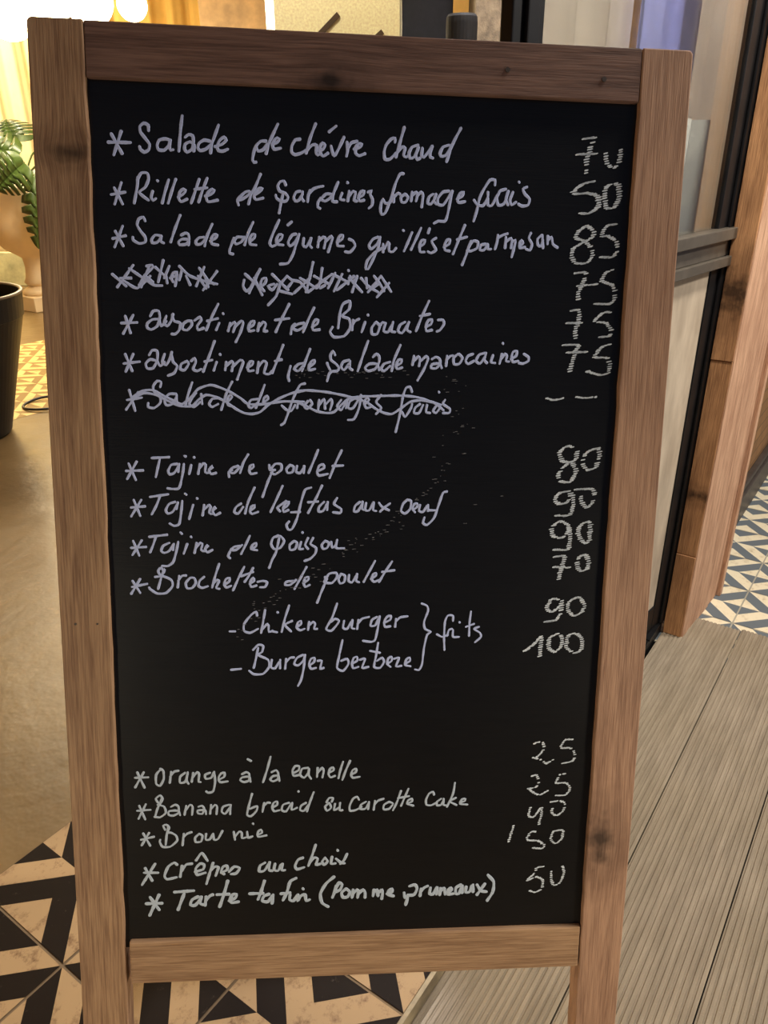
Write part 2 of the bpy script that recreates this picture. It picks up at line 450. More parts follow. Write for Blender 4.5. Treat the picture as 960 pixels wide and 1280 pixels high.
# ------------------------------------------------------------------ curtains and rolled covers behind the glass
def curtain(name, p0, p1, z0, z1, amp, wl, mat, label, cat, seed=0):
    rnd = random.Random(seed); bm = bmesh.new()
    p0 = Vector(p0); p1 = Vector(p1); L = (p1 - p0).length; d = (p1 - p0) / L; n = Vector((-d.y, d.x))
    N = int(L / wl * 12); NZ = 10; grid = []
    ph = [rnd.uniform(-0.8, 0.8) for _ in range(N + 1)]
    for j in range(NZ + 1):
        z = z0 + (z1 - z0) * j / NZ; row = []
        for i in range(N + 1):
            s = L * i / N
            k = amp * (math.sin(2 * PI * s / wl + 0.8 * math.sin(s * 3.1)) + 0.35 * math.sin(2 * PI * s / (wl * 0.43) + j * 0.12 + seed))
            q = p0 + d * s + n * k
            row.append(bm.verts.new((q.x, q.y, z)))
        grid.append(row)
    for j in range(NZ):
        for i in range(N): bm.faces.new((grid[j][i], grid[j][i + 1], grid[j + 1][i + 1], grid[j + 1][i]))
    o = obj(name, bm, mat, smooth=True)
    so = o.modifiers.new('cloth', 'SOLIDIFY'); so.thickness = 0.002
    return tag(o, label, cat)

def cloth_mat(name, col, var=0.1, trans=0.55):
    t = NT(name); v = t.coord('Object'); n = t.noise(v, 5, 4, 0.6)
    c = t.ramp(n, [(0.3, tuple(x * (1 - var) for x in col)), (0.7, col)])
    t.base(c); t.set(rough=0.9, spec=0.1)
    tl = t.add('ShaderNodeBsdfTranslucent'); t.l.new(c, tl.inputs[0])
    mx = t.add('ShaderNodeMixShader'); mx.inputs[0].default_value = trans
    t.l.new(t.b.outputs[0], mx.inputs[1]); t.l.new(tl.outputs[0], mx.inputs[2]); t.l.new(mx.outputs[0], t.out.inputs[0])
    return t.m
SHEER = cloth_mat('sheer_cloth', srgb(226, 218, 206))
curtain('sheer_curtain', (1.80, 0.572), (2.55, 0.56), 0.02, 2.5, 0.012, 0.16, SHEER,
        'beige sheer curtain behind the glass, next to the black hinge stile', 'curtain', 2)
curtain('sheer_curtain', (1.22, 0.580), (1.58, 0.572), 0.02, 2.5, 0.010, 0.14, SHEER,
        'beige sheer curtain behind the glass, next to the black lock stile', 'curtain', 3)
curtain('blue_reflection_curtain', (1.54, 0.528), (1.875, 0.520), 0.02, 2.5, 0.008, 0.11, cloth_mat('blue_reflection_cloth', srgb(206, 208, 238)),  # cloth coloured lilac in place of the bluish reflection in the glass
        'curtain behind the glass, coloured lilac for a bluish reflection, between the two beige sheers', 'curtain', 5)

def roll(name, x, y, r, h, label, lean, seed):
    t = thing(name, label, 'rolled cloth', (x, y, 0.0), 0, 'rolled covers behind the glass door')
    rnd = random.Random(seed)
    bm = bmesh.new(); seg = 28; rings = []
    for j in range(15):
        z = h * j / 14
        ring = []
        for k in range(seg):
            a = 2 * PI * k / seg
            rr = r * (1 + 0.10 * math.sin(3 * a + seed + z * 3) + 0.05 * math.sin(7 * a - z * 9))
            ring.append(bm.verts.new((rr * math.cos(a) + lean * z, rr * math.sin(a), z)))
        rings.append(ring)
    for j in range(14):
        for k in range(seg): bm.faces.new((rings[j][k], rings[j][(k + 1) % seg], rings[j + 1][(k + 1) % seg], rings[j + 1][k]))
    bm.faces.new(rings[0][::-1]); bm.faces.new(rings[-1])
    obj('cloth', bm, cloth_mat('cover_cloth', srgb(244, 240, 232), 0.2, 0.0), t, smooth=True)
    bm = bmesh.new(); lathe(bm, [(r * 1.06, h * 0.52), (r * 1.12, h * 0.525), (r * 1.12, h * 0.54), (r * 1.06, h * 0.545)], 24)
    s = obj('strap', bm, plain('strap_cloth', srgb(190, 182, 168), 0.9), t); s.location = (lean * h * 0.53, 0, 0)
    return t
roll('rolled_cover', 1.465, 0.440, 0.036, 1.045, 'white rolled cloth standing behind the glass, hard against the sign in view', 0.0, 1.0)
roll('rolled_cover', 1.575, 0.430, 0.030, 1.045, 'white rolled cloth standing behind the glass, nearer the black door stile', 0.0, 2.4)

# ------------------------------------------------------------------ the menu board
EX = Vector((0.62504166, -0.77925526, -0.04565269))
EY = Vector((-0.23384539, -0.13112741, -0.96339085))
EN = Vector((0.74474107, 0.61283509, -0.26418534))
P0 = Vector((0.47794061, 0.65418422, 1.06168978))
VB = 1.104
board = thing('menu_board', 'wooden framed chalkboard menu sign standing on the tiles and deck', 'menu board')
org = P0 + EX * 0.25 + EY * VB
mb = Matrix.Identity(4)
for i in range(3):
    mb[i][0] = EX[i]; mb[i][1] = EN[i]; mb[i][2] = -EY[i]; mb[i][3] = org[i]
board.matrix_world = mb
H = 0.856; SO = 0.0476; TO = 0.0463; BH = 0.0512; TH = 0.026
def lz(v): return VB - v
# stiles run the full height, slightly rounded at the top corners
def stile(x0, x1, vbot, mat, round_left, inner):
    bm = bmesh.new()
    z1 = lz(-TO); z0 = lz(vbot); r = 0.005
    pts = [(x0, z0), (x1, z0)]
    arc = [(math.cos(a * PI / 12), math.sin(a * PI / 12)) for a in range(7)]
    if round_left:
        pts += [(x1, z1)] + [(x0 + r - r * c if False else x0 + r - r * math.sin(i * PI / 12), z1 - r + r * math.cos(i * PI / 12)) for i in range(7)]
    else:
        pts += [(x1 - r + r * math.cos(i * PI / 12), z1 - r + r * math.sin(i * PI / 12)) for i in range(7)] + [(x0, z1)]
    # the inner edge is slightly ragged, as if sawn by hand
    ex_pts = []
    n = len(pts)
    for i in range(n):
        ex_pts.append(pts[i])
        a, b = pts[i], pts[(i + 1) % n]
        if abs(a[0] - b[0]) < 1e-6 and abs(a[0] - inner) < 1e-6 and abs(a[1] - b[1]) > 0.5:
            rnd = random.Random(11)
            for k in range(1, 60):
                ex_pts.append((a[0] + rnd.uniform(-0.0006, 0.0006), a[1] + (b[1] - a[1]) * k / 60))
    F = [bm.verts.new((x, 0.0, z)) for x, z in ex_pts]; Bk = [bm.verts.new((x, TH, z)) for x, z in ex_pts]
    bm.faces.new(F); bm.faces.new(Bk[::-1])
    for i in range(len(F)):
        j = (i + 1) % len(F); bm.faces.new((F[i], Bk[i], Bk[j], F[j]))
    return obj('stile', bm, mat, board, bevel=0.0012)
stile(-0.25 - SO, -0.25, 1.1043, STILE_L, True, -0.25)
stile(0.25, 0.25 + SO, 1.1008, STILE_R, False, 0.25)
bm = bmesh.new(); box(bm, -0.2495, 0.2495, 0.0005, TH, lz(0.0), lz(-TO + 0.0004)); obj('top_rail', bm, RAIL_TOP, board, bevel=0.0012)
bm = bmesh.new(); box(bm, -0.2455, 0.2495, 0.0012, TH, lz(H + BH), lz(H)); obj('bottom_rail', bm, RAIL_LOW, board, bevel=0.0022)
bm = bmesh.new(); box(bm, -0.256, 0.256, 0.0065, 0.0095, lz(H + 0.01), lz(-0.01))
panel = obj('chalkboard_panel', bm, SLATE, board)
panel['label'] = 'black painted writing panel'
# nail heads and pits in the frame
NAIL = plain('nail_head', (0.05, 0.035, 0.028), 0.5)
for (x, v, r) in ((0.125, -0.022, 0.0022), (0.215, -0.018, 0.0022), (-0.283, 0.50, 0.0012), (0.2725, 1.015, 0.0016), (-0.262, 0.50, 0.001)):
    bm = bmesh.new(); lathe(bm, [(r, -0.0006), (r, 0.004)], 10)
    o = obj('nail', bm, NAIL, board); o.rotation_euler = (-PI / 2, 0, 0); o.location = (x, 0.0, lz(v))
bm = bmesh.new(); lathe(bm, [(0.0035, -0.0004), (0.003, -0.0010), (0.001, -0.0011)], 10)
o = obj('paint_drop', bm, CHALK, board); o.rotation_euler = (-PI / 2, 0, 0); o.scale = (1, 1, 1); o.location = (-0.272, 0, lz(0.985))
# hinged back frame
BACK = 0.36
def rear(xa, name, vt):
    bm = bmesh.new()
    inv = mb.inverted()
    fl = mb @ Vector((xa, 0, 0)); back = Vector((0.872, 0.489, 0))
    foot = fl + back * BACK; foot.z = 0.006 if xa < 0 else -0.014
    top = mb @ Vector((xa, TH + 0.020, lz(0.0)))
    a, b = inv @ top, inv @ foot
    d = (b - a).normalized(); sx = Vector((1, 0, 0)); sy = d.cross(sx).normalized()
    vs = [bm.verts.new(q + sx * i * 0.018 + sy * j * 0.011) for q in (a, b) for i, j in ((-1, -1), (1, -1), (1, 1), (-1, 1))]
    for q in ((0, 1, 2, 3), (7, 6, 5, 4), (0, 4, 5, 1), (1, 5, 6, 2), (2, 6, 7, 3), (3, 7, 4, 0)): bm.faces.new([vs[i] for i in q])
    obj(name, bm, REAR_WOOD, board, bevel=0.0015)
    return a, b
la, lb = rear(-0.262, 'back_leg', 0); ra, rb = rear(0.262, 'back_leg', 0)
for q, nm in ((0.04, 'back_rail'), (0.82, 'back_rail')):
    bm = bmesh.new(); a = la.lerp(lb, q); b = ra.lerp(rb, q); tube(bm, [a + Vector((0.018, 0, 0)), b - Vector((0.018, 0, 0))], 0.014, 8)
    obj(nm, bm, REAR_WOOD, board)
for xh in (-0.262, 0.262):
    bm = bmesh.new(); box(bm, xh - 0.014, xh + 0.014, TH, TH + 0.010, lz(0.03), lz(-0.02)); tube(bm, [(xh - 0.014, TH + 0.006, lz(0.004)), (xh + 0.014, TH + 0.006, lz(0.004))], 0.005, 8)
    obj('hinge', bm, BLACK_METAL, board)

# ------------------------------------------------------------------ handwriting on the panel
def smooth_path(pts, step):
    if len(pts) < 3:
        a, b = Vector(pts[0]), Vector(pts[-1]); n = max(2, int((b - a).length / step))
        return [a.lerp(b, i / n) for i in range(n + 1)]
    P_ = [Vector(p) for p in pts]; P_ = [P_[0] * 2 - P_[1]] + P_ + [P_[-1] * 2 - P_[-2]]
    out = []
    for i in range(1, len(P_) - 2):
        p0, p1, p2, p3 = P_[i - 1:i + 3]
        n = max(1, int((p2 - p1).length / step))
        for k in range(n):
            t = k / n
            q_ = 0.5 * ((2 * p1) + (p2 - p0) * t + (2 * p0 - 5 * p1 + 4 * p2 - p3) * t * t + (3 * p1 - p0 - 3 * p2 + p3) * t ** 3)
            out.append(q_.lerp(p1.lerp(p2, t), 0.30))
    out.append(P_[-2]); return out

YP = 0.0065
def pen_stroke(bm, pts, wid, rnd):
    path = smooth_path(pts, 0.0013); n = len(path)
    hw = wid * 0.44
    cs = [(-1.0, 0.0), (-0.72, 0.9), (0.0, 1.0), (0.72, 0.9), (1.0, 0.0)]
    t0 = (path[0] - path[1]).normalized(); t1 = (path[-1] - path[-2]).normalized()
    ext = [path[0] + t0 * hw * 0.9, path[0] + t0 * hw * 0.55] + path + [path[-1] + t1 * hw * 0.55, path[-1] + t1 * hw * 0.9]
    wd = [0.25, 0.78] + [1.0] * n + [0.78, 0.25]
    f0 = rnd.uniform(0, 6); rows = []
    for i, p in enumerate(ext):
        d = ext[min(i + 1, len(ext) - 1)] - ext[max(i - 1, 0)]
        d = d.normalized() if d.length > 1e-9 else Vector((1, 0)); nn = Vector((-d.y, d.x))
        k = hw * wd[i] * (1 + 0.13 * math.sin(i * 0.55 + f0) + rnd.uniform(-0.06, 0.06))
        rows.append([bm.verts.new((p.x + nn.x * a * k - 0.25, YP - 0.00004 - b * 0.00028, lz(p.y + nn.y * a * k))) for a, b in cs])
    for i in range(len(rows) - 1):
        for k in range(4): bm.faces.new((rows[i][k], rows[i][k + 1], rows[i + 1][k + 1], rows[i + 1][k]))

def dash(bm, x, v, w, h, tilt, rnd):
    pts = [(-0.5, -0.1), (-0.3, -0.5), (0.35, -0.45), (0.5, 0.15), (0.2, 0.5), (-0.4, 0.4)]
    q = []
    for a, b in pts:
        a *= w * rnd.uniform(0.85, 1.15); b *= h * rnd.uniform(0.8, 1.2); q.append((x + a - 0.25, lz(v + b + a * tilt)))
    top = [bm.verts.new((a, YP - 0.00035, b)) for a, b in q]; bot = [bm.verts.new((a, YP - 0.00002, b)) for a, b in q]
    bm.faces.new(top)
    for i in range(len(q)):
        j = (i + 1) % len(q); bm.faces.new((top[i], bot[i], bot[j], top[j]))

def chalk_stroke(bm, pts, wid, rnd):                      # stick chalk catches only on the ridges of the panel
    path = smooth_path(pts, 0.0004); acc = 0.0; lastv = None
    for i in range(1, len(path)):
        d = path[i] - path[i - 1]; acc += d.length
        vert = abs(d.y) / max(d.length, 1e-9)
        if acc > 0.0021 - 0.0005 * (1 - vert):
            acc = 0
            if rnd.random() < 0.06: continue
            p = path[i]
            dash(bm, p.x + rnd.uniform(-0.0005, 0.0005), p.y, wid * rnd.uniform(1.0, 1.55), 0.0015 * rnd.uniform(0.7, 1.15) * (1.15 if vert < 0.5 else 1), -0.22, rnd)

def smudge(bm, pts, rnd):
    path = smooth_path(pts, 0.0016)
    for p in path:
        if rnd.random() < 0.62: continue
        for _ in range(rnd.choice((1, 1, 2))):
            dash(bm, p.x + rnd.gauss(0, 0.006), p.y + rnd.gauss(0, 0.003), rnd.uniform(0.0008, 0.0045) , 0.0005, -0.05, rnd)

WRITING = [
 ('Salade de chèvre chaud','pen',31,"158,516 355,512|188,445 277,609|276,419 203,621|517,405 515,360 477,344 441,374 446,421 485,470 521,519 512,567 472,588 438,564 433,543|706,478 662,468 608,482 589,525 601,563 650,565 690,526 709,478|706,478 697,529 707,563 730,558|818,269 800,390 780,568|840,447 871,424 906,433 912,487 896,547 854,574 832,549 838,507 883,485 918,512 913,563|1062,473 1008,466 963,493 950,533 971,556 1021,542 1070,498|1139,334 1102,429 1072,506 1063,574|1105,517 1168,494 1205,459 1187,434 1148,461 1123,513 1135,550 1176,553 1218,535|1564,453 1519,455 1479,490 1452,551 1440,620 1454,640 1472,636|1479,516 1491,541 1537,527 1575,478|1670,305 1619,408 1586,478 1563,561|1618,477 1664,458 1687,431 1664,420 1637,442 1622,485 1636,519 1694,508|1872,424 1827,434 1796,487 1795,538 1826,559 1881,543 1926,516|2013,287 1963,412 1926,542|1936,516 1981,471 2021,470 2018,530 2032,555 2063,537|2045,520 2081,501 2099,466 2076,450 2054,480 2050,528 2082,562 2127,534|2135,351 2199,300|2154,473 2167,524 2186,554 2227,487 2272,391|2300,433 2306,501 2296,554|2306,493 2337,440 2392,421|2365,491 2420,471 2438,445 2410,442 2380,473 2380,525 2412,546 2467,526|2741,416 2741,381 2704,391 2659,445 2642,506 2652,566 2698,564 2753,510|2825,284 2788,414 2753,545|2762,510 2807,456 2835,464 2823,525 2846,542 2873,523|2955,433 2900,453 2873,506 2883,549 2920,539 2956,468|2959,451 2938,521 2949,560 2976,545|2996,458 2991,519 3013,535 3058,481 3089,437|3089,437 3068,498 3073,533 3097,541|3243,422 3188,442 3161,495 3172,521 3209,516 3250,465 3267,421|3350,271 3289,386 3254,474 3225,567"),
 ('Rillette de Sardines fromage frais','pen',29,"166,961 291,936|195,902 264,1040|259,855 193,1043|408,803 400,881 368,1028|402,829 439,768 493,766 503,817 471,887 416,932 459,973 497,998|536,919 521,971 538,1000 562,982|580,826 585,830|682,816 648,915 618,1020|746,808 707,913 672,1018|763,963 809,935 833,903 810,892 779,919 767,971 789,1002 844,977|956,801 918,906 879,1011|1028,790 984,895 946,1000|914,890 1026,873|1007,946 1061,927 1093,894 1071,883 1035,910 1016,954 1033,994 1120,977|1308,1014 1298,971 1320,944 1370,899 1406,889|1301,971 1341,960 1387,933 1419,897|1511,738 1461,852 1424,914 1399,1002|1451,922 1506,885 1528,862 1497,859 1460,896 1451,939 1469,961 1533,945|1740,825 1725,791 1689,797 1667,836 1685,879 1734,895 1761,929 1743,964 1697,966 1655,941 1648,915|1716,895 1697,975 1678,1072|1872,873 1835,883 1813,927 1826,961 1862,951 1894,898|1894,877 1886,933 1905,959|1963,861 1945,914 1941,963|1951,896 1991,851 2037,832 2083,822|2056,1019 2034,1007 2037,963 2065,927|2162,889 2111,890 2065,936 2102,952 2148,924 2181,879|2221,782 2184,870 2170,950 2213,954|2258,877 2240,930 2277,937|2307,780 2309,786|2323,857 2311,945|2314,910 2360,856 2384,864 2370,934 2398,942|2407,915 2453,887 2462,852 2434,858 2410,898 2422,941 2463,931|2499,860 2532,844 2518,876 2541,920 2538,973 2510,1000|2827,687 2794,691 2754,772 2723,878 2691,968 2661,1039 2629,1053 2617,1014 2622,957 2640,916 2659,951 2696,950 2733,904|2742,878 2739,939|2742,895 2779,859 2797,867|2844,865 2807,893 2814,937 2851,936 2873,891 2844,865|2909,845 2902,925|2906,881 2947,844 2962,861 2949,923|2957,879 2994,842 3013,868 3003,975|3107,856 3070,884 3058,937 3090,945 3127,891|3135,855 3118,918 3141,944|3256,824 3200,835 3155,890 3156,943 3204,950 3249,887 3288,823|3288,823 3269,921 3250,1029 3227,1092 3161,1094|3124,1115 3152,1100|3334,893 3381,864 3394,829 3361,839 3340,884 3349,922 3411,913|3689,756 3687,712 3640,714 3586,795 3548,876 3527,984 3499,1084|3496,896 3526,934 3583,943 3624,874 3625,821|3624,874 3630,936 3665,940 3704,871 3730,826|3795,788 3739,808 3713,871 3729,933 3779,922 3808,850 3819,805|3812,814 3800,886 3821,930|3863,812 3838,884 3855,928 3896,900|3916,720 3920,725|3995,763 3957,782 3979,826 4025,869 4012,923 3955,934 3920,917"),
 ('Salade de légumes grillés et parmesan','pen',28,"162,1343 282,1314|188,1277 255,1406|256,1231 177,1417|460,1181 444,1147 402,1166 387,1218 416,1270 455,1321 454,1365 399,1379 347,1351 344,1325|595,1305 546,1301 514,1337 517,1369 562,1365 600,1317|600,1305 593,1352 622,1369|777,1119 729,1234 684,1358|781,1294 818,1275 845,1283 853,1327 825,1372 766,1379 756,1353 789,1329 847,1332 846,1380|990,1305 944,1312 913,1342 919,1372 961,1364 1004,1317|1065,1188 1023,1277 1004,1331 993,1384|1044,1338 1090,1311 1109,1284 1081,1279 1053,1312 1058,1361 1116,1372|1252,1448 1221,1440 1222,1404 1263,1305|1346,1294 1291,1296 1263,1332 1281,1358 1327,1339 1359,1293|1439,1159 1392,1257 1358,1364|1410,1327 1447,1300 1456,1267 1429,1268 1406,1304 1410,1354 1465,1361|1678,1133 1622,1250 1590,1340 1612,1369 1668,1343|1658,1329 1695,1301 1709,1265 1677,1261 1653,1302 1658,1346 1714,1354|1757,1175 1794,1144|1834,1252 1797,1262 1760,1326 1778,1361 1825,1324 1862,1251|1862,1251 1834,1341 1806,1431 1759,1513 1685,1525|1905,1286 1899,1348 1927,1365 1964,1302|1973,1283 1960,1346 1979,1369|2048,1272 2035,1362|2038,1317 2085,1271 2109,1288 2094,1369|2104,1315 2159,1260 2172,1277 2132,1404|2215,1312 2262,1284 2271,1248 2243,1254 2221,1294 2221,1344 2277,1346|2327,1282 2365,1298 2384,1342 2338,1398 2291,1396|2599,1255 2552,1275 2515,1330 2535,1365 2590,1318 2618,1255|2618,1255 2600,1354 2555,1455 2509,1546 2486,1547 2499,1474 2563,1400 2638,1353|2647,1317 2648,1389|2657,1361 2694,1297|2703,1306 2705,1378 2742,1382 2770,1349|2833,1187 2840,1192|2918,1204 2882,1291 2846,1374|3002,1162 2957,1262 2912,1359|2988,1333 3031,1305 3043,1269 3011,1273 2993,1315 2998,1375 3040,1377|3070,1205 3083,1163|3147,1247 3106,1276 3130,1320 3150,1356 3103,1384 3074,1372|3225,1326 3272,1298 3280,1258 3252,1262 3229,1308 3236,1353 3280,1361|3418,1122 3366,1250 3313,1387|3347,1256 3441,1228|3481,1264 3464,1310 3438,1393 3403,1485|3455,1338 3500,1264 3548,1271 3541,1326 3485,1355 3446,1351|3626,1287 3578,1298 3570,1343 3609,1342 3642,1296|3641,1287 3647,1332 3676,1331|3737,1202 3731,1266 3714,1330|3735,1229 3785,1201 3829,1187|3815,1218 3810,1318|3813,1263 3864,1225 3874,1243 3868,1316|3875,1261 3909,1242 3897,1315 3878,1398|3954,1295 3982,1267 3967,1244 3949,1268 3951,1314 4003,1303|4054,1174 4037,1220 4069,1274 4053,1329 4013,1321|4161,1189 4121,1227 4128,1281 4157,1289 4174,1234|4165,1189 4178,1307|4220,1196 4220,1269|4222,1233 4255,1204 4273,1268 4319,1299"),
 ('crossed out first word of the fourth line','pen',28,"145,1657 268,1761|186,1772 338,1572|216,1691 316,1688|301,1603 425,1685 523,1745 595,1748|251,1716 367,1776 489,1665|404,1766 443,1667 483,1576|386,1749 434,1667 519,1584 510,1567 459,1577|443,1667 514,1718|612,1520 560,1717|537,1584 625,1662|665,1571 616,1680|635,1661 642,1724|670,1678 717,1659 736,1623 699,1633 680,1678 697,1713|735,1641 714,1749|756,1569 854,1655 1018,1705 1100,1721|782,1595 752,1694|817,1656 852,1736|984,1571 907,1744|938,1581 1018,1687 1073,1721|1102,1604 970,1778|991,1652 1017,1750|927,1653 998,1763"),
 ('crossed out second word of the fourth line','pen',29,"1360,1623 1461,1711|1350,1678 1340,1732 1367,1777 1405,1749 1462,1639 1499,1575|1395,1794 1499,1575|1443,1657 1516,1809|1488,1746 1545,1700 1554,1654 1517,1664 1498,1728 1535,1772|1628,1706 1572,1726 1609,1761 1656,1706|1684,1705 1646,1815 1571,1899|1610,1617 1759,1757|1684,1705 1750,1631|1684,1768 1796,1793|1750,1631 1796,1666 1871,1682 1946,1771|1759,1730 1796,1684|1992,1498 1964,1625 1927,1771|1815,1783 1964,1643|1871,1646 2021,1732|2077,1549 2058,1677 2030,1732|2002,1624 2143,1693|1946,1771 2096,1658 2171,1601|2059,1731 2105,1703|2199,1591 2134,1729|2171,1601 2322,1670|2265,1599 2190,1755|2340,1615 2322,1688|2219,1745 2378,1614|2323,1562 2326,1568|2369,1659 2406,1631|2331,1633 2455,1758|2406,1613 2361,1760|2491,1629 2502,1720|2512,1756 2633,1607|2444,1630 2511,1701 2607,1754|2567,1608 2625,1680 2664,1743|2633,1607 2731,1747|2710,1668 2598,1800|2531,1737 2606,1680"),
 ('assortiment de Briouates','pen',28,"209,2096 355,2087|248,2031 291,2185|321,2020 223,2192|477,2026 506,1980 555,1978 564,2042 538,2115 482,2149 446,2132 447,2095 494,2058 553,2051|560,2060 575,2114 622,2068|624,2022 603,2086 630,2113 668,2067 688,2002|679,2012 696,2066 751,2083 740,2147 702,2185 670,2185|816,2063 778,2091 771,2137 814,2146 857,2099 853,2062 816,2063|884,2056 933,2024 946,2051 907,2107 916,2143 968,2124|1106,1901 1048,2012 990,2142|1001,2059 1100,2033|1112,2075 1083,2139|1149,1986 1153,1991|1214,2072 1194,2146|1204,2109 1252,2062 1266,2080 1241,2154|1255,2108 1317,2051 1336,2069 1306,2162 1264,2246|1382,2114 1429,2086 1442,2049 1411,2055 1386,2096 1391,2142 1438,2135|1485,2066 1471,2140|1479,2103 1523,2056 1547,2074 1528,2139 1560,2138|1768,1885 1701,2015 1640,2145|1635,2035 1767,2017|1782,2161 1795,2090 1823,2067|1908,2056 1852,2067 1799,2105 1842,2126 1890,2103 1918,2065|2003,1912 1946,2028 1899,2140|1984,2091 2031,2062 2041,2025 2012,2026 1988,2073 1994,2119 2056,2114|2333,1843 2276,1872 2249,1947 2231,2095|2295,1853 2342,1843 2334,1917 2268,1983 2335,2009 2345,2092 2289,2168 2193,2180 2155,2134 2178,2087|2373,2018 2364,2111|2368,2064 2392,2026 2430,2007|2488,2033 2456,2127|2513,1966 2517,1971|2583,2040 2551,2088 2556,2144 2604,2142 2628,2067 2593,2031|2628,2067 2654,2033 2679,2038|2683,2038 2667,2113 2709,2121 2746,2055|2756,2027 2738,2111 2777,2120|2871,2024 2823,2054 2805,2110 2844,2128 2891,2061 2909,2024|2904,2033 2892,2099 2925,2117|3097,1824 3033,1965 2979,2106|3014,1965 3110,1944|3071,2067 3122,2037 3131,1996 3096,2004 3074,2048 3079,2104 3133,2093|3189,1998 3237,1997 3248,2034 3211,2091 3182,2105"),
 ('assortiment de Salade marocaines','pen',28,"218,2467 366,2446|234,2379 293,2535|308,2377 233,2541|455,2383 484,2340 530,2345 528,2428 488,2503 433,2508 421,2463 463,2424 528,2437|528,2437 554,2483 596,2445|598,2371 574,2446 610,2473 649,2407 665,2351|659,2370 676,2444 712,2480 682,2546 625,2571|787,2441 750,2461 739,2508 780,2516 819,2459 806,2432 787,2441|844,2431 876,2403 886,2440 860,2505 897,2523 935,2504|1066,2241 1013,2381 953,2528|969,2434 1040,2418|1081,2436 1053,2515|1114,2362 1118,2368|1171,2434 1160,2509|1170,2471 1224,2424 1236,2451 1222,2517|1227,2480 1303,2413 1331,2431 1301,2516 1272,2597|1368,2482 1415,2457 1425,2425 1397,2426 1374,2467 1381,2514 1428,2508|1476,2428 1462,2531|1472,2475 1520,2418 1552,2436 1528,2530 1575,2539 1604,2510|1710,2264 1662,2387 1604,2529|1633,2415 1696,2401|1765,2601 1756,2554 1779,2460|1908,2429 1851,2443 1813,2487 1851,2505 1899,2457|1965,2296 1918,2419 1889,2504|1956,2465 2004,2427 2008,2399 1981,2409 1956,2447 1956,2494 2013,2483|2204,2348 2185,2311 2160,2349 2166,2395 2214,2432 2243,2469 2224,2498 2167,2499 2138,2453 2128,2424|2176,2499 2148,2528 2129,2595|2339,2392 2281,2412 2262,2460 2292,2487 2339,2430|2348,2401 2345,2467 2372,2486|2519,2210 2473,2342 2423,2494|2569,2359 2598,2330 2627,2349 2628,2405 2590,2472 2523,2493 2493,2465 2532,2426 2609,2425 2629,2481|2734,2403 2676,2423 2648,2471 2678,2490 2735,2441|2831,2241 2772,2383 2751,2488|2793,2440 2841,2411 2846,2378 2815,2383 2793,2430 2803,2468 2852,2454|2965,2342 2952,2427|2963,2389 3008,2345 3024,2369 3016,2436|3021,2397 3082,2343 3102,2367 3066,2463 3006,2573|3141,2367 3180,2347 3215,2365 3221,2413 3183,2455 3134,2452 3143,2418 3217,2409 3238,2450|3287,2335 3280,2431|3282,2373 3316,2338 3345,2330|3394,2314 3352,2353 3358,2410 3407,2409 3438,2351 3403,2314|3541,2311 3492,2331 3471,2379 3495,2407 3553,2377|3658,2299 3600,2319 3573,2377 3613,2401 3660,2337|3668,2299 3655,2366 3682,2394|3738,2317 3721,2384 3761,2393|3829,2202 3833,2208|3826,2305 3806,2397|3813,2363 3856,2305 3876,2323 3869,2371 3898,2376|3917,2351 3965,2321 3973,2274 3934,2284 3922,2332 3938,2379 3991,2369|4043,2301 4089,2329 4090,2367 4038,2393 3998,2388"),
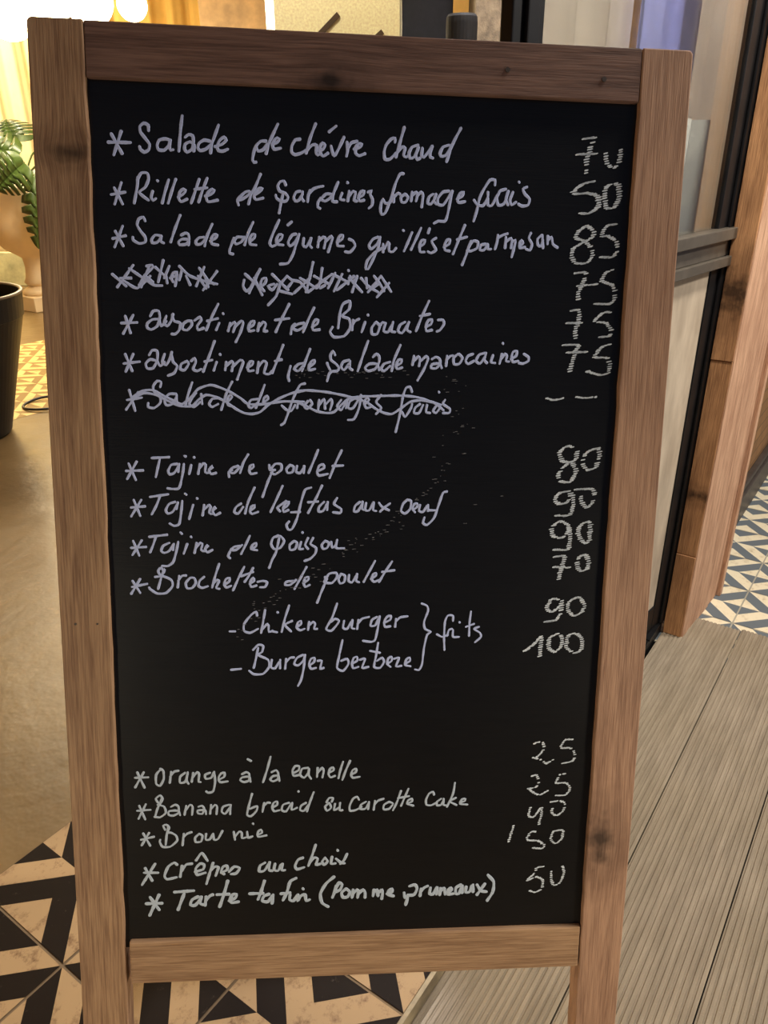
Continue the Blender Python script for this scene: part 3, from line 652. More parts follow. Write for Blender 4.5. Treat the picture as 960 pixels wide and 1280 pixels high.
 ('struck through line','pen',26,"223,2897 341,2730|258,2712 307,2909|236,2806 373,2782|548,2679 558,2632 521,2624 483,2671 490,2727 545,2773 543,2830 485,2878 429,2869 431,2832|695,2742 630,2744 585,2791 598,2848 655,2838 698,2771|699,2752 702,2827 739,2855|848,2631 808,2741 777,2855|883,2730 844,2778 815,2835 861,2863 919,2814|930,2739 937,2833|1099,2774 1033,2784 1003,2832 1031,2860 1088,2831|1224,2617 1166,2735 1116,2887|1184,2801 1222,2762 1203,2743 1174,2782 1183,2839 1239,2857|1469,2777 1402,2788 1373,2836 1401,2864 1459,2815|1531,2643 1488,2758 1445,2863|1516,2814 1564,2775 1555,2747 1526,2767 1516,2824 1573,2823|284,2778 379,2720 472,2709 564,2754 675,2809 749,2836 826,2778 903,2692 1016,2652 1110,2675 1204,2715 1298,2770 1373,2826 1487,2828 1602,2813 1717,2796 1908,2797|302,2787 397,2738 508,2755 618,2810 730,2855 842,2853 900,2796 977,2747 1071,2765 1164,2810 1258,2876 1334,2913 1410,2921 1486,2901 1563,2833 1659,2774 1794,2715 1908,2692|1694,2836 1736,2874 1783,2887 1822,2829|1832,2695 1947,2687 2120,2700 2274,2726 2391,2752 2508,2789 2606,2855 2685,2892 2763,2901 2850,2845 2937,2782 3035,2765 3153,2779 3243,2806|1832,2798 1928,2837 2024,2883 2121,2901 2198,2890 2275,2812 2352,2753 2468,2738 2643,2729 2838,2722 2995,2733 3094,2760 3193,2797 3270,2858|1918,2623 1870,2637 1822,2724 1784,2820 1745,2935 1716,3003 1687,3023|1851,2799 1841,2857|1947,2788 1908,2837 1937,2865 1985,2816 1966,2779|2053,2777 2043,2873|2053,2825 2101,2767 2111,2862|2120,2814 2168,2766 2178,2804 2159,2871|2265,2774 2227,2832 2266,2870 2314,2792|2323,2773 2314,2850|2429,2742 2352,2782 2334,2849 2382,2849 2458,2723|2458,2723 2440,2848 2393,2955 2335,2965|2498,2808 2537,2769 2517,2750 2488,2789 2509,2847 2557,2836|2653,2719 2605,2787 2655,2844 2607,2903|2954,2685 2934,2638 2895,2648 2867,2725 2850,2841 2833,2939 2802,3076|2861,2880 2892,2928 2948,2840 2957,2801|3036,2800 2988,2839 2979,2888 3028,2887 3066,2809|3105,2808 3097,2877 3137,2886|3194,2817 3166,2866 3196,2885 3234,2836|3281,2757 3262,2796 3333,2844 3324,2883 3265,2884|3217,2679 3221,2685"),
 ('Tajine de poulet','pen',27,"200,3485 361,3478|226,3413 288,3572|302,3393 207,3563|447,3357 612,3347|522,3365 500,3453 479,3541|686,3412 628,3423 598,3481 612,3514 655,3500 699,3432|705,3412 693,3490|749,3412 735,3509 698,3647 631,3657 587,3651|758,3334 770,3340|819,3421 798,3509|848,3344 851,3350|901,3410 884,3508|894,3459 934,3406 958,3419 951,3488 984,3497 990,3464 1023,3444 1016,3428 990,3468 1008,3507 1056,3496|1181,3534 1176,3485 1211,3466|1269,3426 1211,3446 1182,3485 1230,3495 1288,3435|1367,3312 1318,3396 1287,3494|1375,3464 1419,3434 1414,3409 1385,3425 1375,3474 1394,3503 1446,3493|1569,3413 1578,3462 1626,3462|1607,3462 1558,3571 1502,3730|1578,3462 1627,3403 1685,3406 1685,3461 1626,3505 1587,3491|1772,3411 1737,3451 1749,3490 1795,3480 1807,3430 1772,3411|1840,3420 1831,3479 1870,3489 1905,3439|1909,3419 1905,3489|2045,3261 2002,3369 1952,3488|2036,3473 2104,3437 2094,3402 2055,3418 2036,3477 2055,3513 2140,3496|2275,3262 2212,3397 2159,3536|2186,3417 2290,3412"),
 ('Tajine de keftas aux oeuf','pen',27,"234,3843 368,3830|261,3768 317,3925|332,3767 231,3930|419,3737 591,3710|510,3737 473,3826 428,3909|656,3785 598,3805 564,3865 582,3900 628,3884 675,3814|681,3789 668,3854|724,3775 711,3884 689,4003 640,4023 598,4000|754,3703 766,3713|828,3813 786,3953|867,3746 870,3752|934,3813 917,3918|929,3862 983,3812 996,3832 981,3892 1014,3902 1020,3862 1046,3846 1035,3832 1014,3872 1039,3914 1088,3891|1293,3797 1244,3831 1224,3881 1262,3897 1312,3830|1425,3637 1361,3780 1330,3896|1380,3870 1423,3836 1423,3810 1390,3830 1379,3880 1399,3900 1457,3879|1698,3619 1644,3739 1579,3879|1732,3768 1653,3828 1644,3838 1673,3874|1702,3848 1742,3818 1761,3778 1728,3788 1702,3838 1708,3878 1755,3858|1977,3633 1918,3657 1879,3777 1840,3938 1790,4049 1751,4055 1735,4009 1761,3974|1781,3882 1869,3877|2085,3612 2027,3736 1948,3887|1948,3780 2046,3772|2106,3775 2056,3826 2051,3872 2096,3866 2135,3795|2141,3775 2136,3856|2234,3735 2204,3795 2274,3845 2265,3885 2195,3879|2462,3773 2413,3814 2403,3870 2443,3864 2482,3793|2486,3769 2483,3844 2513,3853|2522,3783 2513,3853 2553,3857 2591,3788|2597,3776 2593,3853 2623,3863|2651,3782 2682,3822 2752,3856|2761,3787 2712,3822 2663,3869|2930,3750 2891,3791 2873,3862 2914,3888 2963,3841 2971,3760 2930,3750|2993,3851 3033,3820 3032,3786 3002,3794 2987,3841 3014,3875|3062,3800 3054,3861 3094,3870 3133,3809|3143,3799 3144,3860|3330,3662 3290,3677 3253,3788 3207,3931 3138,4003 3097,3983 3110,3927|3154,3854 3229,3853"),
 ('Tajine de poisson','pen',27,"219,4245 363,4235|240,4175 293,4322|323,4169 229,4316|396,4134 570,4112|459,4134 431,4215 400,4289|587,4194 528,4224 507,4275 535,4295 584,4275 631,4204|631,4204 621,4265|674,4184 652,4285 620,4386 570,4427 512,4427|700,4089 713,4103|761,4204 725,4301|799,4131 803,4137|852,4193 830,4295|843,4244 887,4193 910,4203 895,4264 928,4276 941,4244 964,4227 953,4215 933,4254 955,4288 1006,4264|1177,4349 1158,4325 1189,4253|1277,4223 1218,4233 1188,4264 1237,4263 1297,4213|1373,4121 1326,4223 1286,4304|1395,4253 1434,4222 1435,4192 1399,4212 1385,4253 1444,4267|1652,4116 1602,4141 1582,4202 1611,4253 1671,4242 1711,4171 1671,4120 1632,4131|1662,4141 1631,4283 1591,4365 1561,4447|1810,4171 1766,4212 1770,4263 1819,4252 1839,4191 1810,4171|1879,4181 1859,4252 1899,4252|1891,4083 1895,4089|1948,4140 1919,4211 1948,4252|1998,4140 1972,4201 2028,4242 2018,4303 1968,4354 1913,4375|2117,4170 2084,4211 2098,4252 2138,4241 2157,4190 2117,4170|2177,4180 2188,4241 2227,4210|2237,4159 2227,4241 2308,4245"),
 ('Brochettes de poulet','pen',27,"219,4579 289,4702|294,4559 201,4712|213,4641 360,4610|520,4478 501,4443 471,4478 489,4518 525,4498 534,4457 498,4549 465,4662|440,4539 518,4533 595,4570 607,4631 542,4703 454,4709 384,4661 378,4647|674,4529 657,4648|663,4580 703,4529 743,4525|781,4549 737,4601 749,4656 798,4652 835,4601 820,4549 781,4549|918,4539 874,4580 861,4632 896,4652 952,4636|1068,4406 1027,4529 995,4648|1005,4611 1045,4570 1065,4580 1034,4653 1067,4663|1113,4622 1163,4587 1170,4550 1134,4560 1114,4611 1133,4649 1182,4632|1314,4437 1253,4560 1201,4678|1402,4447 1352,4540 1316,4591|1283,4533 1402,4488|1367,4612 1411,4581 1401,4550 1371,4591 1380,4643 1434,4629|1446,4591 1500,4581 1540,4596 1519,4643 1470,4647|1799,4581 1729,4592 1719,4623 1769,4623 1829,4571|1933,4437 1879,4540 1813,4665|1899,4602 1949,4571 1953,4540 1919,4550 1905,4602 1919,4644 1965,4623|2119,4540 2129,4592|2139,4561 2090,4676 2040,4811|2109,4592 2159,4509 2229,4499 2240,4540 2190,4603 2129,4603|2280,4509 2254,4561 2270,4609 2311,4593 2320,4530 2280,4509|2360,4520 2355,4582 2392,4597 2431,4530|2441,4509 2432,4582 2462,4597|2621,4375 2562,4489 2509,4593|2583,4562 2633,4526 2633,4499 2603,4514 2589,4562 2614,4593 2665,4572|2793,4381 2724,4489 2665,4593|2694,4489 2819,4472"),
 ('Chiken burger','pen',26,"1161,5108 1215,5108|1437,4945 1427,4903 1377,4935 1306,5029 1305,5103 1365,5124 1445,5082|1517,4883 1496,5009 1475,5125|1485,5093 1536,5030 1550,5047 1553,5115 1590,5104|1596,5111 1636,5120|1641,4906 1645,4913|1758,4838 1717,4968 1682,5116|1788,5000 1717,5042 1777,5112|1838,5064 1878,5032 1878,5000 1848,5015 1832,5070 1868,5100 1913,5085|1959,5011 1949,5096|1953,5054 2000,5012 2020,5033 2010,5086 2041,5086|2242,4819 2192,4970 2132,5087 2183,5108 2233,5055 2264,5002 2223,4981 2182,5013|2314,5003 2305,5077 2346,5088 2386,5014|2400,4993 2393,5078 2421,5088|2461,4993 2448,5089|2453,5035 2498,4982 2569,4962|2651,4962 2600,4994 2585,5057 2632,5053 2666,4983|2677,4956 2659,5090 2634,5208 2593,5229 2511,5217|2724,5026 2785,4995 2794,4952 2753,4962 2724,5016 2735,5069 2790,5063|2846,4984 2838,5070|2843,5016 2887,4970 2965,4957"),
 ('Burger berbere','pen',26,"1168,5517 1269,5507|1393,5305 1444,5252 1494,5263 1483,5327 1442,5359 1543,5413 1553,5488 1491,5563 1400,5567 1350,5529|1443,5284 1422,5391 1397,5498|1580,5413 1573,5495 1613,5504 1654,5436|1665,5414 1664,5505|1726,5404 1715,5512|1721,5447 1766,5394 1807,5390|1899,5363 1838,5394 1807,5459 1848,5476 1899,5427 1919,5363|1919,5363 1905,5503 1878,5633 1847,5697|1960,5482 2011,5439 2015,5396 1980,5406 1960,5460 1980,5514 2032,5504|2048,5429 2089,5429 2073,5515 2109,5505|2300,5209 2267,5377 2247,5506 2309,5540 2364,5464 2349,5410 2288,5431|2397,5464 2452,5432 2452,5389 2417,5400 2401,5454 2412,5512 2467,5498|2479,5422 2534,5412 2505,5509 2571,5499|2666,5240 2647,5380 2629,5499 2691,5511 2731,5446 2710,5402 2659,5434|2585,5326 2688,5348|2763,5468 2810,5436 2809,5392 2776,5407 2763,5468 2799,5501|2834,5414 2886,5404 2857,5495 2913,5491|2950,5470 3001,5438 2996,5401 2963,5422 2950,5481 3007,5497"),
 ('brace and frits','pen',24,"3106,4822 3162,4847 3174,4901 3136,5018 3148,5093 3211,5126 3171,5158 3143,5298 3127,5472 3098,5537 3056,5532|3436,5009 3434,4955 3382,4951 3353,5019 3349,5191 3357,5321|3274,5152 3327,5180 3389,5159|3379,5170 3398,5105 3429,5095|3440,5106 3442,5181 3505,5182|3503,5022 3508,5028|3620,4909 3610,5020 3609,5171|3574,5074 3657,5042|3710,5075 3659,5096 3723,5140 3735,5183 3675,5241"),
 ('orange à la canelle','pen',27,"166,6685 299,6683|189,6623 258,6799|256,6624 163,6793|434,6590 381,6656 378,6757 418,6780 457,6702 454,6613 424,6590|535,6626 517,6749|523,6681 565,6626 610,6616|677,6640 625,6684 623,6751 675,6741 704,6652|704,6634 689,6723 709,6765|759,6642 742,6743|752,6698 800,6636 820,6659 812,6744 833,6749|934,6645 882,6667 887,6712 943,6702 971,6646|975,6635 983,6748 960,6856 908,6871 888,6855|1019,6726 1077,6694 1082,6649 1047,6655 1019,6704 1035,6754 1113,6747|1263,6668 1305,6647 1336,6665 1335,6738 1283,6759 1242,6736 1263,6705 1335,6699 1349,6756|1323,6501 1358,6522|1560,6478 1523,6624 1480,6764|1571,6652 1617,6631 1637,6661 1637,6729 1585,6757 1553,6734 1585,6698 1641,6695 1651,6752|1804,6664 1852,6636 1857,6591 1815,6590 1788,6641 1800,6698 1867,6688|1951,6611 1888,6621 1867,6688 1909,6723 1955,6668|1961,6622 1955,6690 1982,6736|2051,6613 2045,6715|2052,6670 2098,6614 2115,6648 2102,6723|2171,6672 2220,6644 2213,6612 2182,6627 2165,6683 2187,6725 2235,6708|2318,6550 2291,6641 2271,6736|2392,6540 2346,6653 2313,6755|2404,6700 2456,6667 2456,6633 2420,6648 2404,6700 2425,6735 2495,6725"),
 ('Banana bread ou carotte cake','pen',26,"173,7058 311,7050|196,7001 252,7158|264,6985 184,7149|391,6972 368,6926 414,6889 438,6928 411,6984 386,6995|429,6928 378,7051 355,7131|390,6995 451,7019 466,7088 406,7139 349,7131|523,7021 565,6999 599,7023 597,7091 541,7124 494,7112 501,7071 594,7068 613,7119|678,7014 659,7116|672,7064 719,7003 744,7027 737,7118|806,7028 843,7018 863,7053 845,7109 800,7104 796,7071 873,7069 882,7115|936,7009 924,7111|935,7054 978,7010 998,7033 990,7118|1123,7013 1060,7035 1045,7092 1080,7116 1129,7048|1138,7014 1132,7121|1364,6893 1332,7019 1309,7133 1351,7150 1408,7090 1415,7037 1341,7065|1489,7000 1471,7103|1480,7045 1520,7000 1551,7003|1572,7059 1625,7026 1625,6987 1589,7002 1572,7055 1593,7101 1650,7089|1751,7006 1688,7028 1673,7089 1719,7104 1772,7018|1783,7007 1778,7088 1835,7066|1930,7011 1877,7044 1867,7094 1909,7102 1955,7034|2010,6890 1972,7000 1941,7110|1848,6875 1852,6882|2173,7017 2131,7062 2153,7109 2195,7075 2180,7024|2146,7009 2173,6963 2216,6964 2201,7006|2237,7030 2227,7104 2280,7077|2290,7020 2287,7105 2317,7106|2492,6990 2470,6955 2428,6977 2393,7057 2398,7115 2455,7110 2521,7072|2567,7015 2514,7048 2504,7095 2558,7096 2599,7027|2599,7016 2590,7101|2663,7006 2650,7110|2658,7052 2695,7006 2755,6985|2814,7021 2761,7055 2757,7108 2815,7103 2857,7045 2814,7021|2940,6896 2900,7023 2859,7120|3019,6875 2974,6990 2944,7071|2909,6981 3027,6961|3008,7049 3061,7022 3060,6992 3022,7007 3008,7049 3077,7074|3297,6951 3285,6916 3242,6938 3212,7007 3218,7066 3268,7074 3325,7045|3374,7000 3331,7034 3333,7076 3376,7070 3402,7012|3402,7000 3402,7071 3435,7079|3519,6817 3502,6945 3442,7095|3536,6992 3468,7032 3544,7077|3582,7052 3636,7030 3641,7006 3602,7012 3582,7063 3663,7075"),
 ('Brownie','pen',27,"202,7391 337,7360|225,7318 293,7463|287,7313 206,7456|453,7283 434,7236 470,7226 495,7261 473,7318|485,7261 466,7352 454,7456|473,7318 514,7319 565,7355 574,7413 499,7481 420,7478 393,7420 398,7397|645,7334 629,7468|637,7380 680,7335 728,7318|805,7339 762,7384 767,7435 823,7428 839,7363 805,7339|877,7341 872,7410 914,7407 950,7343|950,7343 960,7413 1002,7403 1049,7311|1166,7326 1179,7419|1180,7384 1223,7327 1250,7340 1253,7403 1295,7395|1307,7330 1316,7400 1363,7385|1369,7236 1373,7243|1422,7368 1464,7346 1454,7311 1422,7333 1422,7391 1511,7378"),
 ('Crêpes au choix','pen',33,"220,7776 365,7781|232,7722 300,7873|337,7674 194,7916|566,7693 535,7669 472,7714 431,7818 457,7861 556,7841|618,7707 594,7835|612,7765 660,7696 723,7686|752,7782 837,7756 849,7702 807,7689 759,7746 772,7818 861,7797|766,7648 827,7565 885,7656|944,7682 910,7787 869,7928|914,7775 964,7729 999,7738 968,7836|1026,7802 1090,7769 1090,7722 1048,7732 1026,7790 1057,7820|1110,7793 1164,7736 1223,7754 1184,7815 1131,7822|1493,7699 1440,7733 1428,7799 1482,7794 1536,7712|1542,7694 1535,7788 1571,7796|1599,7714 1588,7785 1631,7798 1663,7728|1678,7717 1669,7793 1703,7794|1898,7653 1845,7675 1813,7745 1834,7788 1909,7767|2033,7503 1995,7632 1956,7749|1969,7714 2016,7656 2055,7669 2038,7740 2085,7730|2134,7660 2102,7707 2124,7743 2162,7704 2134,7660|2209,7650 2199,7733 2247,7730|2267,7572 2271,7581|2253,7676 2307,7725 2344,7733|2371,7620 2339,7695 2300,7737"),
 ('Tarte tatin (pomme pruneaux)','pen',39,"228,8143 395,8144|272,8068 362,8220|367,8041 261,8283|530,8016 732,8006|630,8038 596,8132 562,8227|777,8079 713,8113 694,8172 743,8181 802,8104|809,8080 796,8159 832,8177|861,8082 849,8185|856,8130 904,8072 934,8061|1094,7900 1053,8053 1003,8207|978,8062 1106,8060|1105,8139 1169,8110 1185,8063 1142,8068 1115,8127 1132,8164 1205,8155|1485,7913 1447,8043 1414,8133|1325,8063 1469,8063|1533,8075 1479,8097 1457,8152 1517,8166 1565,8095|1576,8084 1564,8187|1823,7893 1759,7934 1726,8053 1683,8153|1661,8075 1758,8066|1758,8090 1754,8150 1797,8164 1840,8093|1896,8020 1900,8028|1844,8093 1840,8166 1877,8106 1920,8096 1931,8169 1968,8158|2233,7890 2146,7971 2086,8090 2104,8199 2170,8250|2255,7999 2245,8059 2217,8138|2251,8035 2287,7964 2320,7989 2299,8049 2255,8071|2364,8039 2316,8086 2332,8142 2382,8137 2403,8077 2364,8039|2440,8054 2430,8146|2441,8102 2484,8055 2499,8080 2491,8148|2500,8104 2549,8058 2572,8095 2572,8151|2669,8062 2660,8134|2666,8098 2702,8063 2714,8136|2718,8100 2757,8065 2762,8114 2755,8174|2813,8115 2867,8093 2866,8056 2834,8072 2819,8121 2884,8147|3000,8110 3012,8171 3045,8148|3044,8136 3035,8197 3021,8257|3059,8032 3118,8017 3142,8066 3110,8138 3044,8143|3186,8068 3177,8153|3180,8104 3219,8057 3258,8038|3290,8059 3283,8132 3321,8138 3352,8066|3362,8057 3358,8140|3400,8068 3394,8148|3402,8107 3440,8069 3454,8143|3482,8127 3526,8092 3518,8067 3485,8090 3487,8144 3547,8141|3628,8034 3574,8069 3572,8142 3609,8139 3640,8052|3644,8047 3643,8132|3685,8060 3683,8127 3727,8123 3751,8051|3762,8039 3765,8125|3806,8040 3854,8115 3915,8130|3895,8031 3811,8163|3924,7925 3991,8010 3987,8132 3929,8239"),
 ('70 at the top','chalk',41,"4508,321 4609,305 4614,326 4586,388 4555,504 4556,619|4450,458 4647,444|4855,383 4879,421 4864,510 4819,565 4764,540 4736,479 4736,426|4783,345 4789,350"),
 ('first 50','chalk',46,"4644,687 4539,714 4447,783 4468,809 4564,797 4662,812 4694,855 4680,928 4596,981 4488,974|4800,699 4755,754 4752,853 4777,925 4854,913 4887,831 4879,723 4838,693"),
 ('85','chalk',38,"4664,1137 4593,1094 4518,1142 4493,1206 4573,1231 4655,1293 4661,1375 4606,1432 4507,1435 4460,1372 4479,1298 4573,1240 4658,1192 4669,1146|4885,1066 4788,1087 4742,1180 4804,1178 4886,1222 4903,1313 4857,1370 4743,1373"),
 ('first 75','chalk',39,"4474,1534 4611,1519 4596,1590 4554,1703 4549,1778|4521,1648 4737,1624|4885,1480 4809,1519 4778,1594 4876,1629 4910,1684 4906,1769 4859,1808 4719,1808"),
 ('second 75','chalk',39,"4476,1883 4565,1872 4570,1956 4547,2061 4542,2147|4443,1997 4592,1994|4905,1892 4814,1888 4730,1972 4841,1988 4896,2053 4880,2111 4781,2123"),
 ('third 75','chalk',39,"4426,2207 4576,2204 4559,2261 4526,2368 4508,2465|4460,2279 4660,2269|4906,2187 4817,2218 4753,2315 4875,2322 4913,2380 4895,2467 4816,2488 4672,2452"),
 ('two chalk dashes','chalk',28,"4275,2718 4367,2740 4471,2718|4577,2703 4669,2715 4794,2703"),
 ('80','chalk',40,"4619,3221 4536,3192 4458,3253 4484,3343 4587,3363 4634,3453 4578,3555 4475,3546 4460,3465 4527,3383 4626,3322 4630,3231|4854,3199 4870,3289 4837,3400 4756,3432 4701,3371 4715,3281 4774,3230 4855,3209"),
 ('first 90','chalk',41,"4594,3647 4482,3668 4434,3730 4479,3781 4570,3759 4595,3657|4594,3647 4628,3759 4599,3893 4454,3900|4625,3632 4810,3625 4845,3676|4700,3677 4711,3759 4771,3820 4830,3758 4845,3676"),
 ('second 90','chalk',41,"4585,3997 4499,3956 4420,4028 4436,4112 4530,4132 4589,4069 4584,3986|4596,4007 4615,4153 4600,4253 4454,4254|4811,3954 4730,3986 4693,4069 4741,4163 4805,4184 4823,4069 4811,3954"),
 ('70 by the brochettes','chalk',41,"4459,4331 4573,4321 4557,4405 4532,4511 4519,4585|4439,4437 4622,4443|4792,4303 4731,4331 4705,4426 4751,4479 4813,4458 4828,4373 4792,4303"),
 ('third 90','chalk',37,"4548,4788 4463,4777 4416,4874 4471,4917 4552,4853 4570,4799|4570,4799 4566,4917 4518,5004 4392,5025|4716,4763 4645,4810 4639,4896 4707,4961 4790,4918 4810,4843 4759,4767 4716,4763"),
 ('100','chalk',37,"4193,5350 4299,5264 4375,5177|4375,5177 4370,5308 4367,5418|4538,5156 4466,5199 4461,5309 4528,5353 4595,5288 4593,5189 4538,5156|4740,5146 4657,5179 4647,5299 4732,5366 4806,5333 4809,5213 4740,5146"),
 ('first 25','chalk',25,"4348,6396 4390,6367 4456,6375 4467,6455 4389,6546 4327,6533|4367,6546 4456,6571 4502,6613 4581,6573|4793,6342 4695,6345 4656,6436 4755,6438 4814,6508 4797,6589 4678,6617"),
 ('second 25','chalk',25,"4346,6766 4399,6744 4435,6803 4407,6884 4320,6905|4308,6889 4388,6954 4456,6979 4535,6934|4740,6735 4664,6749 4625,6842 4736,6845 4788,6905 4744,6986 4634,6990"),
 ('40','chalk',25,"4363,7107 4347,7225 4403,7238 4475,7133|4490,7110 4481,7228 4464,7335|4561,7069 4682,7055 4739,7081|4608,7125 4601,7196 4659,7228 4722,7175 4739,7081"),
 ('50 with a small tick','chalk',25,"4186,7316 4158,7434 4130,7541|4446,7418 4379,7417 4340,7511 4463,7527 4533,7577 4513,7620 4412,7610|4702,7402 4625,7423 4608,7519 4667,7564 4730,7499 4737,7415 4702,7402"),
 ('lowest 50','chalk',26,"4553,7842 4472,7851 4448,7914 4365,8010 4469,7964 4545,8016 4532,8116 4469,8154 4400,8132|4638,7880 4634,7980 4667,8071 4731,8053 4776,7944 4765,7854 4737,7843"),
 ('wiped chalk','smudge',32,"3322,2506 3385,2640 3411,2794 3393,2872 3421,2989 3400,3068 3348,3306 3198,3607 3022,3790"),
 ('wiped chalk','smudge',32,"2944,3892 2786,4055 2627,4117 2467,4179 2228,4323 1969,4530 1729,4675 1467,4883 1203,5197"),
 ('wiped chalk','smudge',32,"3879,3703 3861,3764 3844,3825"),
 ('wiped chalk','smudge',32,"3709,3785 3591,3888 3525,4011"),
 ('wiped chalk','smudge',31,"1794,2525 2061,2530 2407,2523 2639,2523 2833,2515"),
]
for qi, (text, kind, wid, data) in enumerate(WRITING):
    rnd = random.Random(100 + qi); bm = bmesh.new()
    for st in data.split('|'):
        pts = [tuple(float(c) / 1e4 for c in q.split(',')) for q in st.split()]
        if kind == 'pen': pen_stroke(bm, pts, wid / 1e4 * 1.0, rnd)
        elif kind == 'chalk': chalk_stroke(bm, pts, wid / 1e4, rnd)
        else: smudge(bm, pts, rnd)
    nm = {'pen': 'written_line', 'chalk': 'written_price', 'smudge': 'chalk_smear'}[kind]
    white = text.startswith(('orange', 'Banana', 'Brownie', 'Cr', 'Tarte'))  # dessert lines take the pen colour greyed for the light there
    o = obj(nm, bm, {'pen': PEN_WHITE_LOW_LIGHT if white else PEN, 'chalk': CHALK, 'smudge': DUST}[kind], panel)
    if kind == 'pen': o['label'] = 'handwritten line: ' + text if 'word' not in text and 'line' not in text and 'frits' not in text else 'handwriting, ' + text
    elif kind == 'chalk': o['label'] = 'chalk price, ' + text
    else: o['label'] = 'faint smear of wiped chalk'

# ------------------------------------------------------------------ the lit room behind
# black plastic plant pot at the left edge
pot = thing('plant_pot', 'tall black tapered plant pot on the concrete floor', 'plant pot', (1.373, 2.995, 0.0))
bm = bmesh.new(); lathe(bm, [(0.165, 0.0), (0.178, 0.012), (0.277, 0.36), (0.303, 0.45), (0.306, 0.452), (0.316, 0.534), (0.304, 0.534), (0.294, 0.45), (0.270, 0.34), (0.03, 0.30)], 72)
obj('pot_body', bm, plain('black_plastic', (0.010, 0.009, 0.008), 0.45, 0, 0.2, 12, 0, 0.3), pot, smooth=False)
bm = bmesh.new(); lathe(bm, [(0.305, 0.535), (0.316, 0.535), (0.320, 0.540), (0.317, 0.545), (0.309, 0.545), (0.304, 0.540)], 72, closed=True)
obj('pot_rim', bm, plain('worn_rim', srgb(112, 98, 80), 0.4), pot, smooth=True)
bm = bmesh.new(); lathe(bm, [(0.02, 0.342), (0.268, 0.343), (0.269, 0.350), (0.05, 0.36)], 40)
obj('soil', bm, plain('dark_soil', (0.012, 0.009, 0.006), 0.95, 0, 0.4, 60, 0.6), pot)

# white pedestal urn with a monstera
urn = thing('pedestal_urn', 'white pedestal urn with a dark green monstera by the curtain', 'potted plant', (3.16, 5.23, 0.0))
UW = plain('white_glaze', srgb(228, 205, 170), 0.45, 0, 0.06, 6)
bm = bmesh.new(); lathe(bm, [(0.060, 0.16), (0.085, 0.185), (0.068, 0.22), (0.06, 0.29), (0.068, 0.35), (0.105, 0.375), (0.17, 0.415), (0.222, 0.48), (0.260, 0.58), (0.280, 0.72), (0.30, 0.80), (0.296, 0.815), (0.28, 0.80), (0.262, 0.72), (0.05, 0.70)], 48)
obj('bowl', bm, UW, urn, smooth=True)
bm = bmesh.new(); box(bm, -0.13, 0.13, -0.13, 0.13, 0.0, 0.10); obj('plinth', bm, UW, urn, bevel=0.004)
bm = bmesh.new(); lathe(bm, [(0.105, 0.10), (0.112, 0.115), (0.105, 0.135), (0.07, 0.150), (0.060, 0.16)], 40); obj('foot', bm, UW, urn, smooth=True)
bm = bmesh.new(); lathe(bm, [(0.02, 0.70), (0.262, 0.715), (0.262, 0.73), (0.05, 0.745)], 40); obj('soil', bm, plain('urn_soil', (0.03, 0.02, 0.012), 0.95, 0, 0.4, 60, 0.6), urn)
LEAF = plain('monstera_leaf', srgb(50, 66, 26), 0.38, 0, 0.3, 14)
def monstera(base, tip, normal, wide):
    """split leaf from its stalk joint to its tip, face turned along `normal` (urn coordinates)"""
    base = Vector(base); tip = Vector(tip)
    y = (tip - base); L = y.length; y.normalize(); n = Vector(normal)
    n = (n - y * n.dot(y)).normalized(); x = y.cross(n)
    bm = bmesh.new(); N = 64
    cuts = (0.24, 0.40, 0.55, 0.69, 0.81)
    prof = []
    for i in range(N + 1):
        t = i / N
        w_ = max(0.0, math.sin(PI * min(1, t * 0.90 + 0.10))) ** 0.62 * 0.5 * (1 - 0.28 * t)
        k = min(abs(t - c) for c in cuts)
        prof.append((t, w_ * (0.42 if k < 0.022 else 1.0)))
    def P3(u, v, hgt): return base + x * (u * wide) + y * (v * L) + n * (hgt * L)
    for sd in (-1, 1):
        mid = [bm.verts.new(P3(0, t, 0.05 * math.sin(PI * t))) for t, _ in prof]
        inn = [bm.verts.new(P3(sd * w_ * 0.42, t - 0.16 * w_, 0.10 * math.sin(PI * t))) for t, w_ in prof]
        edg = [bm.verts.new(P3(sd * w_, t - 0.05 * w_ + 0.10 * w_ * w_, 0.04 * math.sin(PI * t) - 0.22 * w_ * w_)) for t, w_ in prof]
        for i in range(N):
            bm.faces.new((mid[i], mid[i + 1], inn[i + 1], inn[i])); bm.faces.new((inn[i], inn[i + 1], edg[i + 1], edg[i]))
    lf = obj('leaf', bm, LEAF, urn, smooth=True)
    lf.modifiers.new('thick', 'SOLIDIFY').thickness = 0.0025
    bm = bmesh.new(); root = Vector((0, 0, 0.70))
    q1 = root + Vector((base.x * 0.2, base.y * 0.2, 0.12)); q2 = root.lerp(base, 0.7) + Vector((0, 0, 0.07))
    tube(bm, smooth3([root, q1, q2, base]), 0.006, 7)
    obj('petiole', bm, STALK, urn)
def smooth3(p):
    out = []
    p = [p[0] * 2 - p[1]] + p + [p[-1] * 2 - p[-2]]
    for i in range(1, len(p) - 2):
        for k in range(5):
            t = k / 5; a, b, c, d = p[i - 1:i + 3]
            out.append(0.5 * ((2 * b) + (c - a) * t + (2 * a - 5 * b + 4 * c - d) * t * t + (3 * b - a - 3 * c + d) * t ** 3))
    out.append(p[-2]); return out
STALK = plain('leaf_stalk', srgb(70, 84, 36), 0.5)
